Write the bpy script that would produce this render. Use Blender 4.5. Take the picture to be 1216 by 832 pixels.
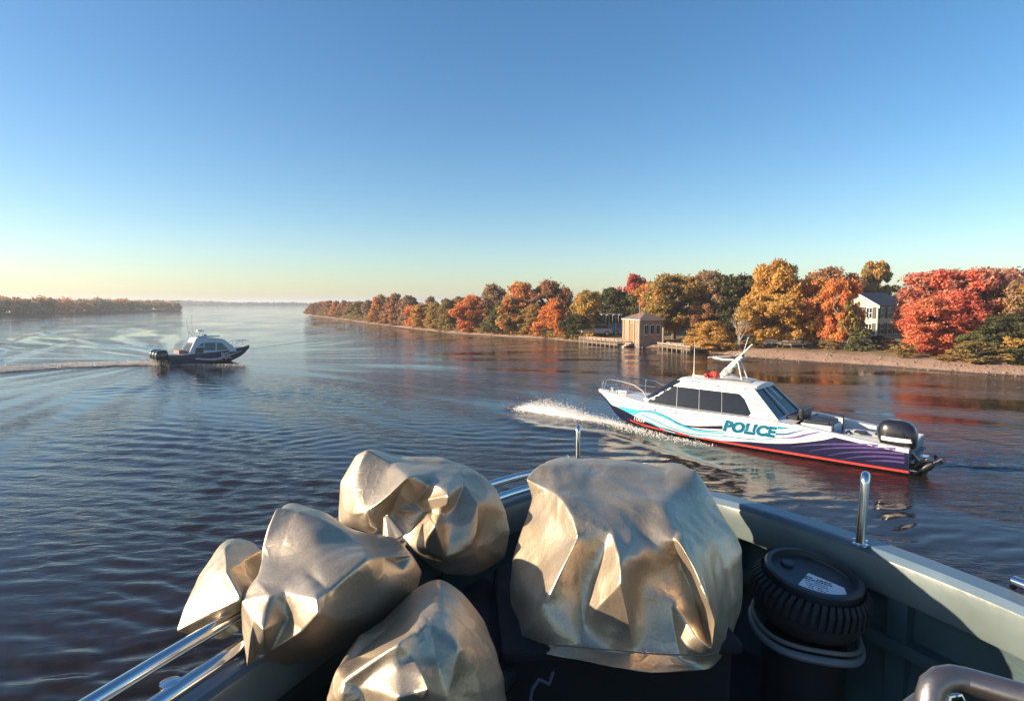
import bpy, bmesh, math, random
import numpy as np
from mathutils import Vector, Matrix, noise
from mathutils.bvhtree import BVHTree
from mathutils.geometry import delaunay_2d_cdt
for o in list(bpy.data.objects): bpy.data.objects.remove(o)
R = math.radians
sc = bpy.context.scene
COL = sc.collection
# ---------------------------------------------------------------- camera
FPX, TH, CAMZ = 700.0, math.atan(56/700), 5.0
cam = bpy.data.cameras.new('camera'); cam.sensor_width = 36; cam.lens = FPX/1216*36
cam.clip_start = 0.05; cam.clip_end = 20000
co = bpy.data.objects.new('camera', cam); COL.objects.link(co)
co.location = (0, 0, CAMZ); co.rotation_euler = (R(90)-TH, 0, 0); sc.camera = co
# ---------------------------------------------------------------- world, sun, exposure
SUN_EL, SUN_AZ = R(17.0), math.atan2(-0.97, -0.12)      # azimuth measured from +Y towards +X
w = bpy.data.worlds.new('World'); sc.world = w; w.use_nodes = True
nt = w.node_tree; nt.nodes.clear()
sky = nt.nodes.new('ShaderNodeTexSky'); sky.sky_type = 'NISHITA'; sky.sun_disc = False
sky.sun_elevation = SUN_EL; sky.sun_rotation = SUN_AZ
sky.altitude = 0; sky.air_density = 1.0; sky.dust_density = 0.6; sky.ozone_density = 2.6
bg = nt.nodes.new('ShaderNodeBackground'); bg.inputs[1].default_value = 0.09
wo = nt.nodes.new('ShaderNodeOutputWorld')
hs = nt.nodes.new('ShaderNodeHueSaturation'); hs.inputs['Saturation'].default_value = 1.22
nt.links.new(sky.outputs[0], hs.inputs['Color']); nt.links.new(hs.outputs[0], bg.inputs[0]); nt.links.new(bg.outputs[0], wo.inputs[0])
sl = bpy.data.lights.new('sun', 'SUN'); sl.energy = 5.0; sl.angle = R(0.5); sl.color = (1.0, 0.80, 0.58)
so = bpy.data.objects.new('sun', sl); COL.objects.link(so)
sdir = Vector((math.sin(SUN_AZ)*math.cos(SUN_EL), math.cos(SUN_AZ)*math.cos(SUN_EL), math.sin(SUN_EL)))
so.rotation_euler = sdir.to_track_quat('Z', 'Y').to_euler()
sc.view_settings.view_transform = 'Standard'; sc.view_settings.look = 'None'
sc.view_settings.gamma = 1; sc.view_settings.use_curve_mapping = False
sc.view_settings.exposure = 1.12
sc.render.engine = 'CYCLES'; sc.cycles.use_denoising = True
sc.cycles.max_bounces = 8; sc.cycles.transparent_max_bounces = 12
sc.cycles.volume_bounces = 0; sc.cycles.sample_clamp_indirect = 6
# ---------------------------------------------------------------- photograph measurements -> points in the place
CAMP = Vector((0, 0, CAMZ))
def ray(px, py):
    u = (px-608)/FPX; v = -(py-416)/FPX
    return Vector((u, math.cos(TH)+v*math.sin(TH), -math.sin(TH)+v*math.cos(TH)))
def onz(px, py, z=0.0):
    d = ray(px, py); return CAMP + d*((z-CAMZ)/d.z)
def ony(px, py, y):
    d = ray(px, py); return CAMP + d*(y/d.y)
# ---------------------------------------------------------------- materials
MATS = {}
def _nt(name):
    m = bpy.data.materials.new(name); m.use_nodes = True
    n = m.node_tree; b = n.nodes['Principled BSDF']; return m, n, b
def lin(n, a, b): n.links.new(a, b)
def mat(name, col, rough=0.5, metal=0.0, var=0.12, scale=6.0, bump=0.0, bscale=60.0, coat=0.0):
    """plain surface with slight procedural variation of colour and roughness"""
    if name in MATS: return MATS[name]
    m, n, b = _nt(name)
    tc = n.nodes.new('ShaderNodeTexCoord')
    t = n.nodes.new('ShaderNodeTexNoise'); t.inputs['Scale'].default_value = scale; t.inputs['Detail'].default_value = 6
    lin(n, tc.outputs['Object'], t.inputs['Vector'])
    r = n.nodes.new('ShaderNodeValToRGB')
    r.color_ramp.elements[0].position = .3; r.color_ramp.elements[1].position = .7
    r.color_ramp.elements[0].color = (*[c*(1-var) for c in col], 1); r.color_ramp.elements[1].color = (*[min(1, c*(1+var)) for c in col], 1)
    lin(n, t.outputs[0], r.inputs[0]); lin(n, r.outputs[0], b.inputs['Base Color'])
    mr = n.nodes.new('ShaderNodeMapRange'); mr.inputs[3].default_value = rough*.8; mr.inputs[4].default_value = min(1, rough*1.25)
    lin(n, t.outputs[0], mr.inputs[0]); lin(n, mr.outputs[0], b.inputs['Roughness'])
    b.inputs['Metallic'].default_value = metal; b.inputs['Coat Weight'].default_value = coat
    if bump:
        t2 = n.nodes.new('ShaderNodeTexNoise'); t2.inputs['Scale'].default_value = bscale; t2.inputs['Detail'].default_value = 4
        lin(n, tc.outputs['Object'], t2.inputs['Vector'])
        bp = n.nodes.new('ShaderNodeBump'); bp.inputs['Strength'].default_value = bump; bp.inputs['Distance'].default_value = .02
        lin(n, t2.outputs[0], bp.inputs['Height']); lin(n, bp.outputs[0], b.inputs['Normal'])
    MATS[name] = m; return m
def leafmat(name, cols, sec=None, nscale=.35, trans=.42):
    """leaves: each leaf its own tint; patches of the crown turn to the second colour set"""
    if name in MATS: return MATS[name]
    m, n, b = _nt(name)
    g = n.nodes.new('ShaderNodeNewGeometry')
    def ramp(cs):
        r = n.nodes.new('ShaderNodeValToRGB'); e = r.color_ramp.elements
        while len(e) < len(cs): e.new(.5)
        for i, c in enumerate(cs): e[i].position = i/(len(cs)-1); e[i].color = (*c, 1)
        lin(n, g.outputs['Random Per Island'], r.inputs[0]); return r.outputs[0]
    c = ramp(cols)
    tc = n.nodes.new('ShaderNodeTexCoord'); t = n.nodes.new('ShaderNodeTexNoise')
    t.inputs['Scale'].default_value = nscale*10; t.inputs['Detail'].default_value = 3
    lin(n, tc.outputs['Object'], t.inputs['Vector'])
    if sec:
        mx = n.nodes.new('ShaderNodeMix'); mx.data_type = 'RGBA'
        mr = n.nodes.new('ShaderNodeMapRange'); mr.inputs[1].default_value = .42; mr.inputs[2].default_value = .58
        lin(n, t.outputs[0], mr.inputs[0]); lin(n, mr.outputs[0], mx.inputs[0])
        lin(n, c, mx.inputs[6]); lin(n, ramp(sec), mx.inputs[7]); c = mx.outputs[2]
    n.nodes.remove(b)
    df = n.nodes.new('ShaderNodeBsdfDiffuse'); tr = n.nodes.new('ShaderNodeBsdfTranslucent'); ms = n.nodes.new('ShaderNodeMixShader')
    ms.inputs[0].default_value = trans
    lin(n, c, df.inputs[0]); lin(n, c, tr.inputs[0]); lin(n, df.outputs[0], ms.inputs[1]); lin(n, tr.outputs[0], ms.inputs[2])
    lin(n, ms.outputs[0], n.nodes['Material Output'].inputs[0])
    MATS[name] = m; return m
# ---------------------------------------------------------------- mesh builder
class MB:
    def __init__(s): s.v = []; s.f = []
    def add(s, vs, fs):
        k = len(s.v); s.v += [tuple(p) for p in vs]; s.f += [tuple(i+k for i in f) for f in fs]; return s
    def box(s, c, d, rz=0.0, M=None):
        x, y, z = d[0]/2, d[1]/2, d[2]/2
        vs = [Vector((a*x, b*y, e*z)) for a in (-1, 1) for b in (-1, 1) for e in (-1, 1)]
        rm = M if M else Matrix.Rotation(rz, 3, 'Z')
        vs = [rm @ p + Vector(c) for p in vs]
        return s.add(vs, [(0, 1, 3, 2), (4, 6, 7, 5), (0, 4, 5, 1), (2, 3, 7, 6), (0, 2, 6, 4), (1, 5, 7, 3)])
    def tube(s, pts, r, n=8, closed=False, cap=True):
        pts = [Vector(p) for p in pts]; N = len(pts); rs = r if isinstance(r, (list, tuple)) else [r]*N
        base = len(s.v); up = None
        for i, p in enumerate(pts):
            a = pts[(i-1) % N] if (closed or i) else p; b = pts[(i+1) % N] if (closed or i < N-1) else p
            t = (b-a); t = t.normalized() if t.length > 1e-9 else Vector((0, 0, 1))
            if up is None: up = t.cross(Vector((0, 0, 1)) if abs(t.z) < .9 else Vector((1, 0, 0))).normalized()
            else:
                up = up - t*up.dot(t); up = up.normalized() if up.length > 1e-6 else t.orthogonal().normalized()
            q = t.cross(up)
            for k in range(n):
                a_ = 2*math.pi*k/n; s.v.append(tuple(p+(up*math.cos(a_)+q*math.sin(a_))*rs[i]))
        for i in range(N if closed else N-1):
            j = (i+1) % N
            for k in range(n):
                k2 = (k+1) % n; s.f.append((base+i*n+k, base+i*n+k2, base+j*n+k2, base+j*n+k))
        if cap and not closed:
            s.f.append(tuple(base+k for k in range(n))[::-1]); s.f.append(tuple(base+(N-1)*n+k for k in range(n)))
        return s
    def lathe(s, prof, c=(0, 0, 0), n=24, M=None):
        base = len(s.v); rm = M if M else Matrix.Identity(3)
        for r, z in prof:
            for k in range(n):
                a = 2*math.pi*k/n; s.v.append(tuple(rm @ Vector((r*math.cos(a), r*math.sin(a), z)) + Vector(c)))
        for i in range(len(prof)-1):
            for k in range(n):
                k2 = (k+1) % n; s.f.append((base+i*n+k, base+i*n+k2, base+(i+1)*n+k2, base+(i+1)*n+k))
        s.f.append(tuple(base+k for k in range(n))[::-1]); s.f.append(tuple(base+(len(prof)-1)*n+k for k in range(n)))
        return s
    def grid(s, rows):
        base = len(s.v); nc = len(rows[0])
        for r in rows: s.v += [tuple(p) for p in r]
        for i in range(len(rows)-1):
            for j in range(nc-1):
                s.f.append((base+i*nc+j, base+i*nc+j+1, base+(i+1)*nc+j+1, base+(i+1)*nc+j))
        return s
    def prism(s, poly, h, axis='z', c=(0, 0, 0), M=None):
        """poly: 2D outline extruded by h (centred) along axis"""
        n = len(poly); vs = []
        for e in (-h/2, h/2):
            for a, b in poly:
                p = {'z': (a, b, e), 'y': (a, e, b), 'x': (e, a, b)}[axis]; p = Vector(p)
                if M: p = M @ p
                vs.append(p+Vector(c))
        fs = [tuple(range(n)), tuple(range(2*n-1, n-1, -1))]
        fs += [(i, i+n, (i+1) % n+n, (i+1) % n) for i in range(n)]
        return s.add(vs, fs)
    def mesh(s, name):
        me = bpy.data.meshes.new(name); me.from_pydata(s.v, [], s.f); me.validate()
        bm = bmesh.new(); bm.from_mesh(me); bmesh.ops.recalc_face_normals(bm, faces=bm.faces); bm.to_mesh(me); bm.free()
        return me
    def build(s, name, m, parent=None, smooth=False, bevel=0.0, sharp=35):
        me = s.mesh(name); me.materials.append(m)
        if smooth:
            me.polygons.foreach_set('use_smooth', [True]*len(me.polygons)); me.set_sharp_from_angle(angle=R(sharp))
        o = bpy.data.objects.new(name, me); COL.objects.link(o); o.parent = parent
        if bevel:
            b = o.modifiers.new('bevel', 'BEVEL'); b.width = bevel; b.segments = 2; b.limit_method = 'ANGLE'; b.angle_limit = R(40)
        return o
def empty(name, loc=(0, 0, 0), rz=0.0, label=None, cat=None, group=None):
    o = bpy.data.objects.new(name, None); COL.objects.link(o); o.location = loc; o.rotation_euler = (0, 0, rz)
    return tag(o, label, cat, group)
def tag(o, label=None, cat=None, group=None, kind=None):
    for k, v in (('label', label), ('category', cat), ('group', group), ('kind', kind)):
        if v: o[k] = v
    return o
def mesh_np(name, v, f, m, smooth=False):
    """fast mesh from numpy arrays (f: n x k)"""
    me = bpy.data.meshes.new(name); k = f.shape[1]
    me.vertices.add(len(v)); me.vertices.foreach_set('co', v.astype(np.float32).ravel())
    me.loops.add(f.size); me.loops.foreach_set('vertex_index', f.astype(np.int32).ravel())
    me.polygons.add(len(f)); me.polygons.foreach_set('loop_start', np.arange(0, f.size, k, dtype=np.int32))
    me.polygons.foreach_set('loop_total', np.full(len(f), k, dtype=np.int32))
    me.update(calc_edges=True)
    if smooth: me.polygons.foreach_set('use_smooth', np.ones(len(f), dtype=bool))
    if m: me.materials.append(m)
    return me
def obj(name, me, parent=None):
    o = bpy.data.objects.new(name, me); COL.objects.link(o); o.parent = parent; return o
# ================================================================ WATER
rng = np.random.default_rng(5)
def poly_dist(x, y, pts):
    d = np.full(x.shape, 1e9); tt = np.zeros(x.shape); L = 0
    seg = [np.hypot(pts[i+1][0]-pts[i][0], pts[i+1][1]-pts[i][1]) for i in range(len(pts)-1)]; tot = sum(seg)
    for i in range(len(pts)-1):
        ax, ay = pts[i][:2]; bx, by = pts[i+1][:2]; dx, dy = bx-ax, by-ay; l2 = dx*dx+dy*dy
        t = np.clip(((x-ax)*dx+(y-ay)*dy)/l2, 0, 1); dd = np.hypot(x-ax-t*dx, y-ay-t*dy)
        m = dd < d; d = np.where(m, dd, d); tt = np.where(m, (L+t*seg[i])/tot, tt); L += seg[i]
    return d, tt
def water_height(x, y, dr):
    """swell, chop and boat wakes; dr = mesh spacing there, shorter waves fade out"""
    h = np.zeros_like(x)
    wx = x + .9*np.sin(y*.23+1.3)+.35*np.sin(y*.71+x*.2); wy = y + .7*np.sin(x*.31+.4)+.3*np.sin(x*.9+y*.15)
    far = 1/(1+(np.hypot(x, y)/30)**2)
    patch = .75+.35*np.sin(x*.11+y*.05+1)+.25*np.sin(x*.05-y*.13)+.2*np.sin(x*.33+y*.21)
    fx, fy = x+29, y-49; ph_ = np.arctan2(fx, -fy); rr_ = np.hypot(fx, fy)
    patch *= np.where(fy < 0, .72+.55*np.sin(ph_*19+.8*np.sin(rr_*.13)+.6)*np.sin(ph_*7+1)*np.clip(rr_/8, 0, 1)+.2, 1)
    patch = np.clip(patch, .18, 1.6)
    for i in range(46):
        lam = .22*(3.6**(rng.random()**1.4)); ang = rng.normal(0, .45)+.12
        k = 2*math.pi/lam; a = .0068*lam**.9
        fade = np.clip(lam/(2.6*dr)-.9, 0, 1)
        if lam > .9: a *= 1.0
        ph = k*(wx*math.sin(ang)+wy*math.cos(ang))+rng.random()*6.28
        s_ = np.sin(ph); h += a*fade*patch*(s_+.28*np.cos(2*ph))
    h *= (.12+.88*far)
    # diverging wake trains, rolling towards the left foreground and across the middle
    for (p, q, lam, amp, wid, n) in (((-31, 47), (-2, 9), 1.0, .040, 3.4, 1), ((-40, 33), (-6, 7), 1.1, .045, 3.0, 1), ((-26, 47), (3, 20), 0.85, .032, 2.6, 1),
                                      ((5, 26.5), (-12, 22), .8, .02, 1.8, 1), ((-12, 45), (22, 40), 1.2, .010, 6, 1), ((-45, 36), (-16, 34), 1.1, .055, 2.2, 1)):
        dx, dy = q[0]-p[0], q[1]-p[1]; L = math.hypot(dx, dy); dx /= L; dy /= L
        s_ = (x-p[0])*dx+(y-p[1])*dy; d_ = (x-p[0])*dy-(y-p[1])*dx
        d_ = d_+1.6*np.sin(s_*.11+lam)
        env = np.exp(-(d_/wid)**2)*np.clip(s_/5, 0, 1)*np.clip((L*1.25-s_)/8, 0, 1)
        fade = np.clip(lam/(2.6*dr)-.9, 0, 1)
        h += amp*.72*fade*env*np.clip(.55+.6*np.sin(x*.37+y*.21+lam*5)*np.sin(x*.16-y*.29), .1, 1.1)*np.sin(2*math.pi/lam*(d_*.8+s_*.6)+1.5*np.sin(s_*.4)+1.1*np.sin(x*.8+y*.55)+.7*np.sin(x*1.7-y*1.1))
    # old wake rings far off
    for px_, wd, am in (([(0, 416), (30, 402), (90, 386), (170, 377), (262, 371.5)], 1.0, .10),
                    ([(180, 410), (152, 403), (140, 396), (165, 387), (215, 379), (330, 370)], .9, .11),
                    ([(190, 414), (120, 409), (88, 402), (84, 411), (105, 421), (165, 425)], .6, .08), ([(0, 428), (40, 417), (84, 406)], .6, .08),
                    ([(300, 414), (360, 404), (420, 400)], .8, .05)):
        pts = [tuple(onz(a, b)) for a, b in px_]
        d_, t_ = poly_dist(x, y, pts); wv = np.maximum(wd, 1.1*dr)
        h += am*np.exp(-(d_/wv)**2)*np.cos(d_/wv*2.2)*np.clip(1.2-t_*.6, 0, 1)
    # police boat bow wave and wake
    pts = [tuple(onz(a, b)) for a, b in ((612, 486), (650, 489), (700, 501), (752, 511), (850, 534), (960, 556))]
    d_, t_ = poly_dist(x, y, pts); h += .10*np.exp(-(d_/.42)**2)*(1-.75*t_)
    pts = [tuple(onz(a, b)) for a, b in ((600, 496), (640, 508), (720, 516), (860, 560))]
    d_, t_ = poly_dist(x, y, pts); h += .06*np.exp(-(d_/.4)**2)
    pts = [tuple(onz(a, b)) for a, b in ((1105, 548), (1160, 552), (1300, 556))]
    d_, t_ = poly_dist(x, y, pts); h += .05*np.exp(-(d_/.9)**2)*np.sin(d_*7)
    return h
def build_water():
    na, r0, r1 = 900, 1.6, 9000.0
    rr = [r0]
    while rr[-1] < r1:
        r = rr[-1]; rr.append(r*(1.0078 if r < 130 else 1.03 if r < 600 else 1.15))
    rr = np.array(rr); oy = -2.0
    a = np.linspace(R(-78), R(78), na)
    rg, ag = np.meshgrid(rr, a, indexing='ij')
    x = rg*np.sin(ag); y = rg*np.cos(ag)+oy
    dr = np.maximum(np.gradient(rr)[:, None]*np.ones_like(x)*.8, rg*(a[1]-a[0]))
    z = water_height(x, y, dr)
    z *= 1/(1+(rg/260)**3)
    v = np.stack([x, y, z], -1).reshape(-1, 3)
    nr = len(rr); idx = np.arange(nr*na).reshape(nr, na)
    f = np.stack([idx[:-1, :-1], idx[:-1, 1:], idx[1:, 1:], idx[1:, :-1]], -1).reshape(-1, 4)[:, ::-1]
    # the rest of the river, behind and beside the place
    k = len(v); b_ = 9000
    m, n, b = _nt('river_water'); MATS['river_water'] = m
    b.inputs['Base Color'].default_value = (.017, .0125, .011, 1); b.inputs['IOR'].default_value = 1.333
    b.inputs['Roughness'].default_value = .045
    tc = n.nodes.new('ShaderNodeTexCoord')
    def nz(scale, stretch, detail, rot=0.0, dist=0.0):
        mp = n.nodes.new('ShaderNodeMapping'); mp.inputs['Scale'].default_value = (stretch, 1, 1); mp.inputs['Rotation'].default_value = (0, 0, rot)
        t = n.nodes.new('ShaderNodeTexNoise'); t.inputs['Scale'].default_value = scale; t.inputs['Detail'].default_value = detail; t.inputs['Distortion'].default_value = dist
        lin(n, tc.outputs['Object'], mp.inputs[0]); lin(n, mp.outputs[0], t.inputs['Vector']); return t.outputs[0]
    a1 = nz(3.4, .40, 5, .12, .5); a2 = nz(9.0, .5, 3, -.2, .4); a3 = nz(.05, .5, 2)
    b1 = n.nodes.new('ShaderNodeBump'); b1.inputs['Distance'].default_value = .095
    b2 = n.nodes.new('ShaderNodeBump'); b2.inputs['Distance'].default_value = .017
    mr = n.nodes.new('ShaderNodeMapRange'); mr.inputs[1].default_value = .38; mr.inputs[2].default_value = .62; mr.inputs[3].default_value = .35; mr.inputs[4].default_value = .9
    lin(n, a3, mr.inputs[0]); lin(n, mr.outputs[0], b1.inputs['Strength']); lin(n, mr.outputs[0], b2.inputs['Strength'])
    # streaks of ruffled and slick water fanning out from the farther boat's track
    sp = n.nodes.new('ShaderNodeSeparateXYZ'); lin(n, tc.outputs['Object'], sp.inputs[0])
    def mth(op, a, b=None):
        q = n.nodes.new('ShaderNodeMath'); q.operation = op
        for i_, v_ in enumerate((a, b)):
            if v_ is None: continue
            if isinstance(v_, (int, float)): q.inputs[i_].default_value = v_
            else: lin(n, v_, q.inputs[i_])
        return q.outputs[0]
    dx_ = mth('ADD', sp.outputs[0], 31.); dy_ = mth('SUBTRACT', 53., sp.outputs[1]); an_ = mth('ARCTAN2', dx_, dy_)
    rr2 = mth('SQRT', mth('ADD', mth('MULTIPLY', dx_, dx_), mth('MULTIPLY', dy_, dy_)))
    cb = n.nodes.new('ShaderNodeCombineXYZ'); lin(n, mth('MULTIPLY', an_, 7.5), cb.inputs[0]); lin(n, mth('MULTIPLY', rr2, .035), cb.inputs[1])
    ns = n.nodes.new('ShaderNodeTexNoise'); ns.inputs['Scale'].default_value = 1.6; ns.inputs['Detail'].default_value = 3; lin(n, cb.outputs[0], ns.inputs['Vector'])
    ms = n.nodes.new('ShaderNodeMapRange'); ms.inputs[1].default_value = .40; ms.inputs[2].default_value = .60; ms.inputs[3].default_value = .12; ms.inputs[4].default_value = 1.35; lin(n, ns.outputs[0], ms.inputs[0])
    st_ = mth('MULTIPLY', mr.outputs[0], ms.outputs[0]); lin(n, st_, b1.inputs['Strength']); lin(n, st_, b2.inputs['Strength'])
    lin(n, a1, b1.inputs['Height']); lin(n, a2, b2.inputs['Height']); lin(n, b1.outputs[0], b2.inputs['Normal']); lin(n, b2.outputs[0], b.inputs['Normal'])
    me = mesh_np('river_water', v, f, m, True)
    tag(obj('river_water', me), kind='structure')
    q = MB(); yb = -2.0
    # quiet water round the back of the boat, butting on the waves
    e1 = (math.sin(R(78))*9000, math.cos(R(78))*9000+yb); e0 = (math.sin(R(78))*1.6, math.cos(R(78))*1.6+yb)
    q.add([(-e0[0], e0[1], 0), (e0[0], e0[1], 0), (e1[0], e1[1], 0), (e1[0], -9000, 0), (-e1[0], -9000, 0), (-e1[0], e1[1], 0)], [(0, 1, 2, 3, 4, 5)])
    tag(q.build('river_water', m), kind='structure')
build_water()
# ================================================================ RIGHT BANK
SHORE_PX = [(366, 375), (400, 379), (440, 385), (490, 391), (545, 397), (600, 400.5), (650, 403), (690, 407), (740, 411.5), (785, 414), (830, 418), (880, 424), (940, 428.5), (1000, 432), (1060, 436.5), (1120, 441), (1170, 444.5), (1216, 447)]
SHORE = [tuple(onz(a, b))[:2] for a, b in SHORE_PX] + [(41, 35), (52, 26), (75, 8), (120, -40)]
SHORE = [(-70, 520), (-84, 330)] + SHORE
sx = np.array([p[0] for p in SHORE]); sy = np.array([p[1] for p in SHORE])
# smooth and resample the shoreline
t_ = np.r_[0, np.cumsum(np.hypot(np.diff(sx), np.diff(sy)))]
tt = np.concatenate([np.arange(0, t_[2], 12), np.arange(t_[2], t_[8], 3), np.arange(t_[8], t_[-4], .5), np.arange(t_[-4], t_[-1], 8)])
shx = np.interp(tt, t_, sx)+np.array([.35*noise.noise(Vector((t*.35, 0, 0))) for t in tt]); shy = np.interp(tt, t_, sy)+np.array([.45*noise.noise(Vector((t*.3, 5, 0))) for t in tt])
def shore_y(px):
    a = [p[0] for p in SHORE_PX]; b = [onz(*p).y for p in SHORE_PX]
    return float(np.interp(px, a, b))
def build_bank():
    offs = [-3, -1.2, -.3, 0, .3, .7, 1.2, 1.8, 2.5, 3.3, 4.2, 5.2, 7, 10, 15, 25, 45, 90, 200, 500, 1500, 4000]
    dx = np.gradient(shx); dy = np.gradient(shy); L = np.hypot(dx, dy); nx = -dy/L; ny = dx/L     # left of travel = inland
    for _ in range(25):
        nx = np.convolve(np.pad(nx, 2, 'edge'), np.ones(5)/5, 'valid'); ny = np.convolve(np.pad(ny, 2, 'edge'), np.ones(5)/5, 'valid')
    rows = []
    for i, o_ in enumerate(offs):
        row = []
        for x0, y0, a, b in zip(shx, shy, nx, ny):
            l_ = math.hypot(a, b); a /= l_; b /= l_
            k = min(1, max(0, (o_-5)/20)); a2 = a*(1-k)+.75*k; b2 = b*(1-k)+.66*k
            x = x0+a2*o_; y = y0+b2*o_
            z = {0: -.8, 1: -.4, 2: -.12, 3: 0.0}.get(i, None)
            if z is None: z = .62*(1-math.exp(-o_/2.2))+.25*(1-math.exp(-o_/30.))
            z += (.10*noise.noise(Vector((x*.9, y*.9, 0)))+.05*noise.noise(Vector((x*3, y*3, 0)))) if 3 < i < 19 else 0
            row.append((x, y, z))
        rows.append(row)
    m, n, b = _nt('bank_ground')
    tc = n.nodes.new('ShaderNodeTexCoord'); sp = n.nodes.new('ShaderNodeSeparateXYZ'); lin(n, tc.outputs['Object'], sp.inputs[0])
    def nz(s, d=5):
        t = n.nodes.new('ShaderNodeTexNoise'); t.inputs['Scale'].default_value = s; t.inputs['Detail'].default_value = d; lin(n, tc.outputs['Object'], t.inputs['Vector']); return t.outputs[0]
    def rp(inp, cs):
        r = n.nodes.new('ShaderNodeValToRGB'); e = r.color_ramp.elements
        while len(e) < len(cs): e.new(.5)
        for i, (p, c) in enumerate(cs): e[i].position = p; e[i].color = (*c, 1)
        lin(n, inp, r.inputs[0]); return r.outputs[0]
    vo = n.nodes.new('ShaderNodeTexVoronoi'); vo.inputs['Scale'].default_value = 10; lin(n, tc.outputs['Object'], vo.inputs['Vector'])
    gravel = rp(vo.outputs['Color'], [(0, (.28, .17, .11)), (.5, (.40, .25, .165)), (1, (.50, .34, .23))])
    grass = rp(nz(1.4), [(.3, (.10, .085, .03)), (.55, (.25, .18, .07)), (.75, (.32, .21, .10))])
    ad = n.nodes.new('ShaderNodeMath'); ad.operation = 'MULTIPLY_ADD'; ad.inputs[1].default_value = .35; lin(n, nz(1.1), ad.inputs[0]); lin(n, sp.outputs[2], ad.inputs[2])
    mr = n.nodes.new('ShaderNodeMapRange'); mr.inputs[1].default_value = .68; mr.inputs[2].default_value = .80; lin(n, ad.outputs[0], mr.inputs[0])
    wet = n.nodes.new('ShaderNodeMapRange'); wet.inputs[1].default_value = .03; wet.inputs[2].default_value = .13; wet.inputs[3].default_value = .0; wet.inputs[4].default_value = 1
    lin(n, sp.outputs[2], wet.inputs[0])
    mx = n.nodes.new('ShaderNodeMix'); mx.data_type = 'RGBA'; lin(n, mr.outputs[0], mx.inputs[0]); lin(n, gravel, mx.inputs[6]); lin(n, grass, mx.inputs[7])
    mw = n.nodes.new('ShaderNodeMix'); mw.data_type = 'RGBA'; lin(n, wet.outputs[0], mw.inputs[0]); mw.inputs[6].default_value = (.07, .045, .035, 1); lin(n, mx.outputs[2], mw.inputs[7])
    lin(n, mw.outputs[2], b.inputs['Base Color']); b.inputs['Roughness'].default_value = .9
    bp = n.nodes.new('ShaderNodeBump'); bp.inputs['Distance'].default_value = .04; lin(n, vo.outputs['Distance'], bp.inputs['Height']); lin(n, bp.outputs[0], b.inputs['Normal'])
    q = MB().grid(rows)
    o = q.build('bank_ground', m, smooth=True, sharp=80); tag(o, kind='structure')
    return o, nx, ny
bank, NXs, NYs = build_bank()
def ground_z(off): return .62*(1-math.exp(-max(off, 0)/2.2))+.25*(1-math.exp(-max(off, 0)/30.))
# stones along the water's edge
def stones():
    rs = random.Random(3); v = []; f = []
    ico = bmesh.new(); bmesh.ops.create_icosphere(ico, subdivisions=1, radius=1); iv = [p.co.copy() for p in ico.verts]; jf = [tuple(q.index for q in p.verts) for p in ico.faces]; ico.free()
    for i in range(1700):
        k = rs.randrange(len(shx)); 
        if shx[k] < -20 or shx[k] > 60: continue
        o_ = abs(rs.gauss(0, 1.3)) if rs.random() < .75 else rs.random()*5
        x = shx[k]+NXs[k]*o_+rs.uniform(-.4, .4); y = shy[k]+NYs[k]*o_+rs.uniform(-.4, .4); z = ground_z(o_)
        s = rs.uniform(.025, .07)*(1 if rs.random() < .85 else 2.0); rm = Matrix.Rotation(rs.random()*6, 3, 'Z')
        b = len(v)
        for p in iv:
            q = rm @ Vector((p.x*s*1.4*(1+.25*rs.uniform(-1, 1)), p.y*s, p.z*s*.7)); v.append((x+q.x, y+q.y, z+q.z))
        f += [tuple(j+b for j in t) for t in jf]
    m = mat('shore_stone', (.22, .145, .11), .85, var=.4, scale=1.7)
    tag(obj('shore_stones', mesh_np('shore_stones', np.array(v), np.array(f), m)), kind='stuff', label='brown and grey stones scattered along the waterline of the right bank', cat='stones')
stones()
# ================================================================ TREES
def leaf_cloud(rs, centres, radii, n, size, flat=.75):
    """n leaf quads spread through the clumps, mostly near each clump's skin"""
    c = np.array(centres); r = np.array(radii); pk = rs.choice(len(c), n, p=(r**2)/(r**2).sum())
    d = rs.normal(size=(n, 3)); d /= np.linalg.norm(d, axis=1)[:, None]
    rad = r[pk]*(rs.random(n)**.42)*(1+.13*rs.normal(size=n))*np.where(rs.random(n) < .24, rs.uniform(1, 1.6, n), 1)
    p = c[pk]+d*rad[:, None]*np.array([1, 1, flat])
    nrm = d+rs.normal(size=(n, 3))*.75; nrm /= np.linalg.norm(nrm, axis=1)[:, None]
    u = np.cross(nrm, rs.normal(size=(n, 3))); u /= np.linalg.norm(u, axis=1)[:, None]; w_ = np.cross(nrm, u)
    s = size*rs.uniform(.55, 1.3, n)[:, None]
    q = np.stack([p-u*s, p+w_*s*.62, p+u*s, p-w_*s*.62], 1).reshape(-1, 3)
    return q, np.arange(n*4).reshape(-1, 4)
CROWNS = {}
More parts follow.
